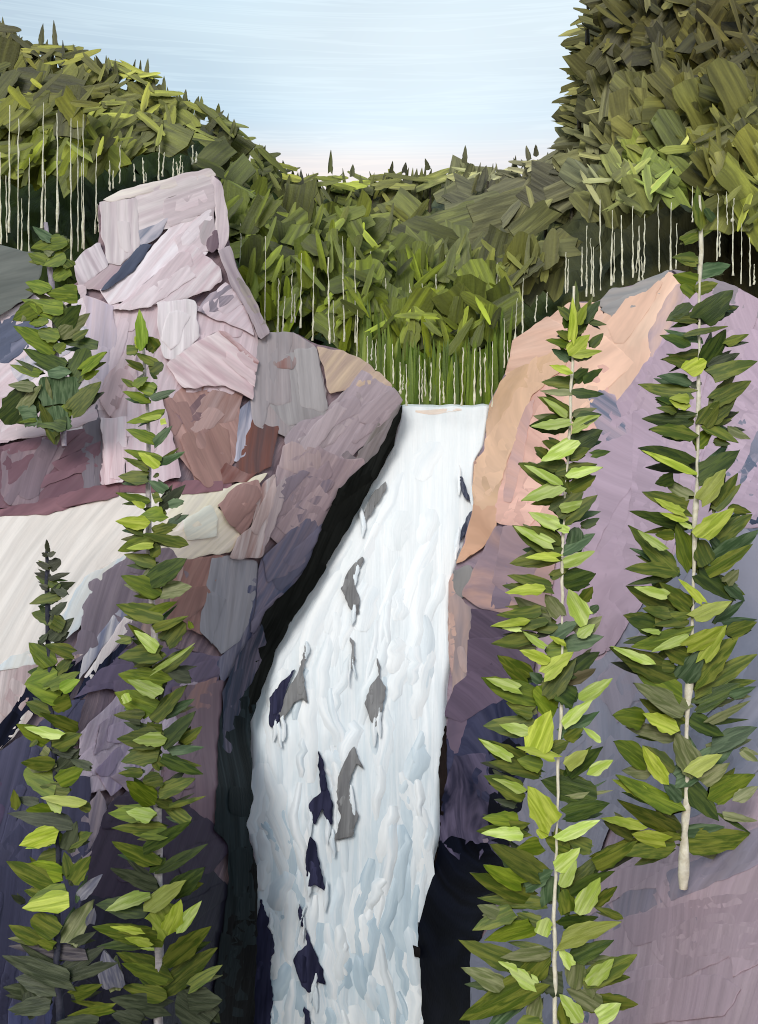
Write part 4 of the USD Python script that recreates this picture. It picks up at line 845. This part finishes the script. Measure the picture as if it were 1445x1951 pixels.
# ---------------------------------------------------------------- the broad-leaved trees in front
CLS = {'d': ((42, 62, 12), (74, 90, 30)), 'g': ((84, 104, 14), (118, 132, 34)), 'm': ((66, 82, 14), (106, 112, 38)), 'o': ((98, 106, 60), (134, 136, 96)), 'l': ((160, 182, 76), (192, 206, 124)), 'y': ((146, 162, 44), (180, 190, 78)), 'h': ((144, 152, 64), (160, 166, 84)),
       'v': ((56, 80, 46), (92, 112, 78)), 'k': ((46, 54, 34), (74, 80, 58)), 'b': ((98, 90, 62), (130, 120, 92)), 'n': ((48, 50, 34), (66, 68, 48)), 'L': ((122, 154, 34), (160, 186, 70)), 's': ((92, 92, 108), (124, 122, 130)), 'q': ((58, 54, 64), (96, 90, 92))}
def leafy(name, label, depth, trunk, bark, sets, seed, group=None, trunk_back=0.0):
    """trunk: (x, y, half width) in the view, foot first; sets: (x0, y0, scale, leaves) with leaves (base x, base y, tip x, tip y, width, tone)."""
    r = np.random.default_rng(seed)
    tr = np.array(trunk, float)
    own = thing(name, label, 'tree', U(tr[0, 0], tr[0, 1], depth), group)
    yy = np.linspace(tr[0, 1], tr[-1, 1], max(14, int(abs(tr[0, 1] - tr[-1, 1]) / 26)))
    xx = np.interp(-yy, -tr[:, 1], tr[:, 0]) + r.normal(0, .8, len(yy)); ww = np.interp(-yy, -tr[:, 1], tr[:, 2])
    v, f, uv = tube(U(xx, yy, depth + trunk_back), ww / FOC * depth, sides=8, seed=seed, knobs=.18)
    put(own, 'trunk', v, f, M_BARK, bark[0], bark[1], uv)
    k = 0
    for x0, y0, s, leaves in sets:
        for bx, by, tx, ty, w, c in leaves:
            B, T = np.array((x0 + bx / s, y0 + by / s)), np.array((x0 + tx / s, y0 + ty / s)); W = w / s
            L = np.hypot(*(T - B)) / FOC * depth
            light = c in 'lyhL'  # yellow-green tones put leaf highlights into the colour
            d0 = depth + (-.16 if light else r.uniform(-.06, .16)) * max(.6, L)
            d1 = d0 + (r.uniform(-.10, .02) if light else r.uniform(-.22, .22)) * L
            face = np.array([r.normal(0, .2), -1.0, r.normal(.22, .2)])
            blunt = W > .62 * np.hypot(*(T - B))
            v, f, uv = blade(U(*B, d0), U(*T, d1), W / FOC * depth * (1.15 if light else 1.28), face, ('clump' if W > .85 * np.hypot(*(T - B)) else 'wedge') if blunt else 'leaf', ridge=.03, bend=.05, seed=seed * 1000 + k, ragged=.13 if not light else .16)
            ca, cb = CLS[c]
            j = r.uniform(.9, 1.1)
            put(own, 'leaf', v, f, M_LEAF, np.clip(np.array(ca) * j, 5, 240), np.clip(np.array(cb) * j, 5, 240), uv)
            k += 1
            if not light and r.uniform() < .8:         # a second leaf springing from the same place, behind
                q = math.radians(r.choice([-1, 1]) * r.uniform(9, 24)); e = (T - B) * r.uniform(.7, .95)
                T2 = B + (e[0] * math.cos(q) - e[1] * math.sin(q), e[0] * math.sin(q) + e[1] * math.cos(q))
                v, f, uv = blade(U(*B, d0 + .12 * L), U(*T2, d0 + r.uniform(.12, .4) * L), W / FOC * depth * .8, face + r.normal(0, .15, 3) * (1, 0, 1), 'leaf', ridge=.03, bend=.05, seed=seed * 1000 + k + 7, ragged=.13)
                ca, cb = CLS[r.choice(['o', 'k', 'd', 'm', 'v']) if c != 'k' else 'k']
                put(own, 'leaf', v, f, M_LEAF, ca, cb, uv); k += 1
    return own

D1 = [(935,500,955,20,80,'m'),(920,490,930,150,70,'y'),(955,360,1040,190,70,'y'),(930,310,815,215,70,'m'),(1000,330,1140,170,80,'d'),(900,380,865,290,60,'d'),(960,420,1050,340,50,'m'),(1050,330,1190,355,40,'m'),
(920,450,805,405,60,'m'),(920,620,770,540,70,'v'),(920,520,725,470,70,'g'),(1060,520,1165,420,70,'m'),(900,590,1060,430,110,'y'),(940,600,1080,600,60,'o'),(940,590,1155,555,60,'y'),
(920,720,755,665,60,'y'),(940,780,1050,690,80,'d'),(1010,790,1160,690,60,'d'),(960,810,690,795,90,'m'),(930,870,680,860,50,'o'),(930,880,1170,885,70,'d'),
(910,1050,665,905,90,'m'),(900,1060,700,910,50,'l'),(900,1110,600,1130,120,'d'),(895,1100,610,1130,80,'l'),(930,1040,1115,995,50,'o'),(930,1080,1150,1040,90,'d'),(930,1150,1140,1050,90,'l'),
(915,1290,1160,1160,130,'d'),(840,1290,695,1245,70,'m'),(740,1370,635,1290,70,'m'),(890,1370,1060,1300,80,'m'),(950,1250,685,1400,110,'l'),(1070,1350,1220,1325,50,'d'),
(820,1570,515,1410,140,'m'),(830,1570,560,1430,70,'l'),(880,1440,660,1420,90,'m'),(820,1500,1120,1420,100,'m'),(900,1500,1160,1445,80,'l'),(920,1640,790,1480,60,'m'),(910,1620,1110,1510,100,'m'),
(850,1690,610,1730,60,'m'),(850,1580,535,1700,110,'l'),(790,1800,1010,1640,140,'m'),(850,1850,1120,1660,110,'m'),(825,1770,1060,1700,70,'l'),(830,1880,650,1850,80,'m'),(840,1900,595,1790,100,'l'),(1000,1900,1135,1835,60,'d')]
D2 = [(800,190,470,5,130,'m'),(800,160,480,10,90,'l'),(840,130,610,10,90,'m'),(900,40,760,0,60,'l'),(940,190,960,20,110,'v'),(870,200,1105,65,90,'v'),(830,220,450,295,130,'m'),(830,250,570,250,70,'y'),(860,300,1100,200,90,'l'),(870,440,1105,375,140,'d'),
(770,480,435,385,100,'m'),(600,500,390,465,60,'m'),(720,490,410,520,80,'y'),(840,700,720,530,110,'o'),(770,730,480,550,110,'o'),(1000,580,1085,475,80,'m'),(1030,740,900,490,140,'l'),(1070,660,1130,620,50,'v'),
(700,650,345,690,80,'m'),(700,740,310,775,90,'m'),(590,735,300,775,60,'y'),(800,790,580,790,80,'m'),(530,800,390,790,40,'l'),(770,850,970,740,100,'v'),(950,870,1155,700,110,'o'),(980,850,1100,760,80,'l'),
(640,850,310,910,90,'m'),(730,940,550,815,60,'l'),(870,910,750,850,40,'y'),(640,920,330,915,60,'o'),(860,920,1165,855,110,'v'),(740,960,970,930,100,'g'),
(910,1140,1135,970,110,'d'),(610,1190,355,1000,130,'m'),(720,1300,960,1020,130,'m'),(730,1040,525,960,80,'y'),(690,1160,935,970,120,'y'),(690,1200,600,1130,70,'v'),(900,1200,1110,1100,80,'b'),(950,1340,800,1250,150,'d'),
(650,1320,235,1170,150,'g'),(540,1260,270,1175,80,'l'),(790,1420,640,1250,150,'g'),(650,1430,420,1360,110,'m'),(1000,1320,1235,1175,100,'l'),(870,1520,1080,1340,90,'l'),
(620,1540,245,1535,140,'m'),(600,1580,370,1530,80,'l'),(830,1600,1130,1430,90,'v'),(880,1640,1010,1560,80,'m'),(640,1730,760,1420,190,'y'),(1145,1655,1010,1550,50,'l'),
(650,1890,210,1640,140,'m'),(480,1800,215,1640,70,'l'),(700,1850,500,1790,100,'g'),(820,1790,500,1700,70,'y'),(880,1920,1160,1700,110,'d'),(870,1860,1050,1720,100,'h'),(680,1900,290,1820,110,'m'),(1060,1900,1240,1800,90,'l'),
(760,400,900,330,60,'m'),(720,1080,900,1000,110,'m'),(760,1720,900,1660,90,'m')]
D3 = [(560,180,255,30,130,'m'),(560,150,310,50,80,'l'),(1080,190,690,60,190,'d'),(860,330,1215,240,120,'d'),(900,190,1240,140,36,'o'),(530,200,420,40,90,'m'),(500,260,330,210,50,'k'),(530,380,240,350,100,'g'),(590,440,190,455,110,'m'),(560,480,230,470,90,'l'),(780,420,590,110,190,'y'),(720,500,660,440,60,'y'),
(700,560,500,590,110,'g'),(710,800,295,550,150,'m'),(900,600,720,500,110,'m'),(1080,590,880,500,110,'m'),(830,510,1140,370,90,'l'),(850,930,1165,620,110,'m'),(800,750,985,580,120,'l'),(850,860,960,680,90,'l'),(1080,720,1420,530,110,'m'),
(560,870,245,715,120,'g'),(600,960,150,780,140,'m'),(570,870,780,750,110,'v'),(700,1000,205,965,90,'m'),(920,930,1250,760,90,'d'),(990,1080,1140,810,150,'l'),(1100,1020,1270,880,90,'m'),(380,1100,200,1020,80,'o'),(500,1060,165,1210,110,'m'),(660,1170,260,1290,120,'g'),(700,1160,500,1080,80,'m'),
(690,1250,740,1120,110,'l'),(820,1160,1130,1110,80,'d'),(830,1310,1300,1150,130,'h'),(1300,1120,1090,1030,50,'m'),(560,1500,60,1290,130,'m'),(740,1380,380,1420,90,'o'),(500,1510,360,1450,50,'l'),(650,1640,440,1500,110,'l'),(910,1440,1240,1290,110,'d'),(930,1500,820,1340,80,'l'),(580,1570,760,1380,150,'m'),
(420,1650,80,1500,110,'o'),(1050,1590,1420,1400,140,'m'),(1060,1620,1245,1430,120,'l'),(1130,1690,1010,1520,130,'o'),(670,1590,70,1900,190,'m'),(850,1640,700,1580,150,'k'),(960,1480,940,1660,130,'o'),(1000,1910,830,1700,110,'l'),(1100,1760,1430,1780,110,'m'),(1110,1900,1300,1770,120,'l'),(1150,1800,880,1660,120,'o'),(620,1900,680,1700,100,'o'),(900,1920,860,1750,130,'m'),
(760,1000,760,800,130,'v'),(900,1080,860,900,120,'m'),(860,560,800,420,90,'m'),(700,1900,500,1930,110,'m')]
E1 = [(950,420,925,60,110,'m'),(1060,350,985,260,80,'d'),(880,280,770,215,40,'k'),(765,550,1060,440,80,'m'),(930,680,705,680,80,'m'),(920,740,720,680,50,'m'),(930,810,1210,740,110,'v'),(940,900,715,830,110,'g'),(890,1000,780,920,90,'g'),(920,960,1100,900,90,'m'),
(850,1090,655,1225,90,'d'),(930,1220,1230,960,190,'d'),(1090,1110,1265,1110,50,'m'),(930,1200,660,1215,80,'m'),(840,1430,605,1350,90,'d'),(950,1390,640,1300,60,'v'),(830,1340,1190,1270,50,'m'),(1150,1430,1365,1340,70,'m'),(980,1610,1170,1300,190,'d'),(1020,1490,605,1560,80,'m'),(950,1640,620,1550,110,'m'),(830,1660,990,1560,130,'y'),(1000,1640,1290,1500,100,'k'),(870,1750,580,1700,90,'v'),(1000,1700,1445,1570,130,'m'),(950,1780,860,1770,60,'k'),(880,1850,415,1770,110,'m'),(750,1920,560,1880,70,'d'),(870,1900,680,1890,80,'y'),(1040,1920,1390,1740,130,'m'),(1100,1920,1300,1800,120,'o')]
E2 = [(770,80,560,0,100,'d'),(850,60,680,10,90,'y'),(740,110,570,75,60,'m'),(900,170,450,170,130,'d'),(890,310,510,260,130,'m'),(1000,190,1250,0,140,'m'),(960,230,1110,20,130,'m'),(900,400,1060,270,110,'g'),(1000,240,1280,110,80,'m'),(970,210,1280,375,90,'m'),(1180,260,1380,345,70,'o'),(1060,360,1210,390,60,'m'),
(900,580,415,420,150,'d'),(890,640,440,440,80,'y'),(720,680,560,730,100,'d'),(920,690,1290,440,160,'d'),(1060,950,1270,640,110,'m'),(950,880,1170,600,140,'h'),(1060,960,1300,730,80,'m'),(880,850,640,710,90,'o'),(880,960,445,800,130,'m'),(810,980,550,850,80,'y'),(870,1090,340,965,100,'d'),(830,1040,600,980,60,'y'),(880,1110,760,1060,40,'l'),(1100,1200,1400,990,130,'m'),(930,1180,1240,940,150,'y'),(1200,930,1390,980,60,'m'),
(740,1490,335,1090,150,'m'),(640,1290,410,1130,70,'l'),(720,1170,560,1170,80,'m'),(880,1450,740,1080,170,'g'),(1020,1420,940,1220,150,'m'),(1040,1420,1445,1130,160,'v'),(1040,1190,1180,1390,60,'v'),(1000,1500,1400,1250,110,'m'),(730,1490,300,1460,120,'m'),(760,1800,315,1610,170,'m'),(690,1700,380,1620,80,'l'),(720,1520,320,1600,60,'d'),(900,1830,600,1580,130,'m'),(990,1770,760,1550,70,'y'),(910,1480,1260,1740,140,'d'),(1160,1590,1280,1470,90,'o'),(1180,1600,1330,1740,90,'v'),(890,1880,1220,1740,130,'h'),(700,1850,450,1800,90,'m'),(550,1920,285,1860,100,'m'),(530,1910,900,1850,100,'m'),(1080,1910,1330,1730,70,'v'),(1150,1920,1440,1900,60,'v')]
E3 = [(500,80,255,0,120,'d'),(490,90,350,70,40,'l'),(670,10,440,40,60,'m'),(690,100,285,190,110,'g'),(400,130,225,165,40,'d'),(690,110,420,225,60,'l'),(720,410,1020,120,150,'m'),(650,200,940,40,110,'y'),(770,290,940,40,90,'y'),(940,100,1150,20,90,'m'),(680,280,490,180,110,'m'),(620,420,780,210,130,'v'),(580,390,135,190,150,'m'),(430,300,140,185,60,'l'),(580,330,430,310,70,'m'),(630,540,310,350,140,'g'),(680,640,300,440,130,'o'),(740,480,1150,240,120,'m'),(720,600,1040,440,110,'d'),(960,530,1140,465,60,'v'),(800,720,1100,560,50,'o'),
(370,690,155,660,120,'g'),(640,740,345,550,110,'m'),(600,760,365,650,110,'y'),(590,800,240,740,100,'o'),(690,680,920,800,100,'d'),(840,880,1150,740,110,'v'),(730,1050,590,780,150,'o'),(600,1090,1000,870,150,'v'),(680,1060,910,930,100,'h'),(1040,900,1156,980,60,'o'),(370,980,165,840,130,'g'),(550,1040,360,870,110,'m'),(530,1120,360,870,100,'y'),(410,1060,220,1040,80,'o'),(620,1300,180,1070,120,'g'),(400,1220,155,1105,80,'y'),(820,1230,1140,1070,140,'g'),(640,1110,890,1390,130,'d'),(750,1130,960,990,90,'o'),(1000,1240,1156,1150,70,'o'),(620,1240,500,1120,80,'v'),
(620,1480,195,1250,120,'m'),(330,1490,90,1390,90,'m'),(370,1430,75,1370,70,'y'),(640,1530,1160,1490,150,'m'),(640,1470,930,1430,70,'v'),(890,1340,1156,1390,50,'o'),(560,1570,190,1620,100,'m'),(530,1530,285,1480,110,'y'),(400,1540,0,1640,110,'m'),(600,1500,300,1490,60,'m'),(230,1580,-20,1690,90,'m')]
A1 = [(450,170,280,50,70,'v'),(560,170,270,235,110,'g'),(590,230,480,150,90,'m'),(460,290,370,250,60,'o'),(420,350,240,285,90,'g'),(550,310,380,390,110,'g'),(610,390,460,500,130,'g'),(620,400,540,340,80,'m'),(410,600,220,530,110,'g'),(700,640,400,630,130,'g'),(570,770,185,680,110,'g'),(500,830,250,720,90,'g'),(330,740,110,860,130,'g'),(400,860,250,890,90,'g'),(500,1000,330,960,110,'g'),(520,1000,780,800,110,'o'),(480,950,700,730,150,'d'),(640,1020,765,940,60,'m'),(480,1120,120,910,140,'g'),(480,1130,560,1060,80,'g'),(830,1075,485,1030,90,'d'),
(640,1340,760,1110,170,'d'),(610,1300,200,1110,130,'d'),(700,1300,920,1130,110,'g'),(370,1330,85,1245,70,'g'),(730,1360,860,1295,50,'g'),(430,1310,620,1310,110,'v'),(520,1600,510,1350,270,'v'),(410,1640,400,1350,90,'o'),(300,1450,70,1420,90,'o'),(300,1480,20,1740,240,'d'),(320,1680,180,1700,150,'v'),(170,1630,360,1420,90,'o'),(600,1660,870,1390,150,'m'),(540,1700,720,1440,90,'g'),(600,1700,360,1650,240,'d'),(490,1900,340,1580,90,'m'),(520,1810,480,1600,160,'v'),(330,1720,160,1745,30,'g')]
B1 = [(380,390,350,45,110,'L'),(370,385,310,280,70,'y'),(330,410,240,400,80,'m'),(500,400,410,290,110,'m'),(430,400,530,320,80,'m'),(500,520,320,430,70,'m'),(450,600,560,520,100,'m'),(390,575,225,485,55,'m'),(300,720,190,655,50,'m'),(300,720,430,640,70,'g'),(500,760,310,720,100,'g'),(500,655,440,595,30,'d'),(430,860,205,770,80,'g'),(400,810,500,790,30,'v'),(460,835,670,755,60,'v'),(560,960,235,1045,90,'g'),(530,990,360,1010,50,'y'),(590,1030,540,1040,50,'y'),(500,1210,235,1105,90,'g'),(480,1240,640,1075,70,'v'),(550,1380,210,1285,80,'g'),(520,1440,340,1310,90,'y'),(520,1410,760,1300,60,'v'),(440,1450,205,1355,50,'m'),(430,1460,320,1430,40,'m'),(420,1530,165,1520,110,'m'),(520,1500,470,1530,30,'m'),(600,1660,430,1560,80,'v'),(540,1800,760,1595,90,'k'),(430,1740,145,1665,80,'g'),(400,1790,280,1740,50,'y'),(540,1700,470,1720,70,'m'),(620,1770,750,1740,70,'v'),(430,1930,140,1920,110,'y'),(580,1850,350,1880,110,'g'),(600,1950,790,1860,60,'v')]
B3 = [(890,40,760,-10,60,'m'),(960,40,1110,0,60,'m'),(1165,120,885,55,60,'m'),(960,80,735,165,80,'g'),(950,130,790,150,40,'y'),(1000,140,940,190,60,'m'),(980,250,780,185,70,'m'),(950,350,1165,210,110,'d'),(1010,430,760,320,100,'g'),(910,400,765,325,50,'l'),(1000,440,820,400,60,'g'),(1010,420,1200,385,90,'o'),(900,330,970,270,40,'o'),(1000,570,730,500,100,'m'),(900,580,1110,480,60,'g'),(940,660,1180,570,50,'m'),(990,800,800,620,70,'m'),(990,790,840,660,70,'l'),(830,720,720,730,40,'m'),(1030,740,1150,610,110,'m'),(1200,650,1180,600,30,'g'),(1020,800,740,830,110,'m'),(960,940,1220,760,80,'m'),(960,920,1220,740,30,'l'),(1050,1000,735,935,120,'g'),(1010,1060,800,970,80,'l'),(1190,960,1050,930,70,'k'),(960,1150,720,1050,130,'g'),(800,1110,780,1060,50,'l'),(940,1230,1170,1000,90,'m'),(900,1190,710,1190,60,'m'),(1000,1200,1220,1090,60,'v'),(880,1240,800,1220,30,'k'),(1020,1330,730,1340,110,'m'),(1030,1340,830,1350,80,'l'),(1020,1370,1220,1170,90,'d'),(1010,1300,920,1280,80,'m'),(1130,1370,1265,1260,60,'m'),(1050,1420,1280,1390,50,'v'),(1000,1420,760,1480,110,'m'),(1010,1520,930,1420,60,'m'),(1020,1460,1270,1560,70,'d'),(900,1550,740,1555,50,'m')]
B4 = [(960,190,790,60,130,'g'),(1080,210,960,170,60,'m'),(1010,40,900,70,80,'m'),(1000,130,1220,40,90,'m'),(960,270,680,260,90,'g'),(960,280,790,250,80,'l'),(1180,310,1010,190,70,'m'),(1070,210,1290,150,30,'m'),(1030,350,700,350,70,'m'),(1060,390,830,390,60,'g'),(900,490,1200,310,70,'d'),(980,570,700,440,90,'m'),(1000,620,1300,450,60,'d'),(930,600,1040,540,70,'d'),(990,720,690,605,80,'k'),(1080,760,1280,600,110,'d'),(900,860,600,830,110,'d'),(910,770,660,870,80,'l'),(1080,1000,980,850,160,'y'),(1050,1010,1130,800,110,'y'),(920,860,1160,680,110,'h'),(1115,1000,1260,810,70,'l'),(990,1050,580,970,110,'m'),(900,1000,690,970,40,'y'),(950,1080,780,1040,50,'y'),(1050,1190,1320,970,110,'m'),(970,1110,880,1105,20,'l'),(1060,1290,730,1130,120,'m'),(1060,1300,760,1200,90,'g'),(1020,1370,1360,1100,110,'m'),(1180,1350,1390,1210,70,'m'),(1030,1410,760,1340,90,'m'),(1050,1480,690,1420,110,'k'),(1160,1420,1390,1430,130,'k'),(1330,1576,1100,1420,200,'k'),(900,1570,700,1520,100,'k'),(720,1370,650,1120,140,'s')]
C3 = [(300,170,292,90,25,'n'),(300,195,260,175,25,'n'),(300,195,350,170,30,'n'),(310,270,225,235,35,'n'),(300,270,380,220,60,'n'),(320,330,215,300,35,'n'),(310,340,440,300,30,'n'),(360,385,220,320,50,'m'),(300,400,245,375,30,'n'),(330,420,470,360,55,'k'),(380,440,185,495,60,'m'),(420,440,330,400,40,'k'),(330,560,420,480,50,'k'),(360,600,195,550,80,'m'),(400,640,330,600,70,'m'),(390,600,300,540,40,'k'),(310,720,465,580,70,'k'),(330,740,435,670,50,'k'),(250,730,300,680,40,'k'),(320,870,180,740,100,'g'),(465,810,280,750,70,'m'),(360,920,460,820,60,'m'),(350,920,155,1000,130,'g'),(400,1090,160,1005,110,'g'),(300,1020,500,920,70,'g'),(370,1030,500,970,70,'L'),(430,1100,330,1150,80,'m'),(300,1170,160,1110,70,'m'),(500,1290,250,1180,80,'m'),(310,1360,105,1250,90,'g'),(380,1320,150,1265,60,'l'),(340,1380,510,1310,90,'m'),(230,1340,185,1390,40,'m'),(300,1440,265,1410,60,'o'),(470,1430,300,1400,60,'k'),(360,1540,500,1400,80,'k'),(330,1500,130,1490,80,'m'),(370,1576,150,1540,70,'g'),(570,1520,440,1470,50,'k'),(400,1570,550,1500,50,'m')]
C4 = [(330,80,150,0,130,'g'),(370,60,520,-20,90,'g'),(430,120,250,90,70,'m'),(100,230,85,110,50,'m'),(250,200,100,160,50,'k'),(340,260,160,240,100,'g'),(520,200,250,160,60,'h'),(380,240,290,180,50,'l'),(560,230,480,200,50,'m'),(460,330,50,260,90,'k'),(350,380,120,460,110,'y'),(360,400,160,480,60,'L'),(400,420,300,430,60,'g'),(410,500,480,310,90,'k'),(440,450,575,380,70,'m'),(360,540,230,570,110,'m'),(440,660,400,500,60,'m'),(440,690,565,530,90,'m'),(330,710,40,560,100,'m'),(380,640,110,590,100,'g'),(480,800,640,640,60,'s'),(390,760,150,860,120,'g'),(420,800,140,850,110,'y'),(270,780,150,740,50,'m'),(150,820,70,770,40,'k'),(350,1000,200,910,110,'m'),(400,1090,580,800,130,'o'),(560,960,590,850,50,'s'),(250,1060,55,960,80,'m'),(340,1090,230,1060,60,'m'),(510,1140,60,1090,80,'q'),(380,1260,660,1090,80,'k'),(450,1080,600,1000,50,'k'),(440,1310,10,1150,110,'k'),(440,1290,740,1195,60,'k'),(300,1400,20,1350,110,'k'),(310,1450,50,1490,90,'k'),(440,1400,640,1330,70,'m'),(700,1480,420,1530,60,'m'),(200,1540,180,1290,80,'k'),(600,1560,350,1570,70,'k'),(350,1350,100,1290,120,'k')]
S4, SE, SE3, SA, SB, SC3 = 4.014, 4.516, 3.6125, 4.5375, 4.646, 3.284
CREAM = ((242, 235, 214), (224, 214, 188)); GREYB = ((206, 198, 196), (176, 166, 168)); LAV = ((150, 142, 158), (178, 168, 176)); DARKB = ((40, 42, 58), (62, 62, 74))
leafy('leafy_tree', 'dark green big-leaved tree at the left edge below the thin trunks, before the pink slope', 36.2, [(122, 850, 5), (110, 700, 5), (100, 560, 5), (92, 470, 5), (86, 424, 4)], LAV, [(0, 420, SA, A1)], 21, trunk_back=.35)
leafy('leafy_sapling', 'tall narrow leafy sapling before the pink peak and the cream ledge', 24.6, [(305, 2150, 10), (302, 1940, 9), (303, 1690, 9), (300, 1540, 8), (298, 1380, 6), (294, 1200, 6), (283, 1040, 6), (282, 930, 5), (282, 800, 4), (276, 690, 3.5), (268, 610, 2)], GREYB, [(190, 580, SB, B1), (0, 1000, SC3, B3), (0, 1471, SC3, B4)], 22, trunk_back=.3)
leafy('leafy_sapling', 'shorter leafy sapling with a dark spiky top at the lower left, before the cream ledge', 20.5, [(118, 2150, 8), (114, 1930, 8), (108, 1840, 6), (112, 1600, 6), (98, 1350, 4.5), (91, 1200, 5), (91, 1150, 5), (90, 1085, 4), (89, 1030, 2)], DARKB, [(0, 1000, SC3, C3), (0, 1471, SC3, C4)], 23, trunk_back=.12)
leafy('leafy_tree', 'tall light green leafy tree with thin pale trunk, nearest right of the falls', 20.0, [(1059, 2180, 5), (1058, 1900, 4.5), (1056, 1740, 4), (1060, 1668, 3), (1062, 1560, 2), (1064, 1480, 3), (1072, 1290, 3), (1072, 1200, 2), (1071, 1130, 3.2), (1073, 1030, 3), (1080, 900, 2), (1085, 840, 2.8), (1090, 750, 3), (1093, 650, 3), (1095, 545, 2.6)], CREAM, [(860, 530, S4, D1), (860, 1000, S4, D2), (860, 1471, S4, D3)], 24, trunk_back=.03)
leafy('leafy_tree', 'tall leafy tree with thick pale patches of trunk, standing at the right edge', 22.9, [(1302, 1694, 8), (1303, 1684, 10), (1304, 1640, 11), (1307, 1612, 9), (1307, 1602, 6), (1305, 1584, 6), (1305, 1576, 7), (1308, 1530, 8.5), (1309, 1515, 6), (1308, 1505, 4.5), (1309, 1360, 4), (1312, 1335, 6.5), (1314, 1285, 8), (1318, 1265, 4), (1322, 1110, 3), (1325, 1010, 5), (1328, 950, 6), (1329, 930, 2.5), (1329, 860, 2.5), (1331, 800, 5), (1331, 700, 3), (1333, 660, 2.5), (1333, 540, 3), (1335, 500, 5), (1337, 440, 4), (1332, 372, 2)], CREAM, [(1125, 340, SE, E1), (1125, 760, SE, E2), (1125, 1180, SE3, E3)], 25, trunk_back=.06)
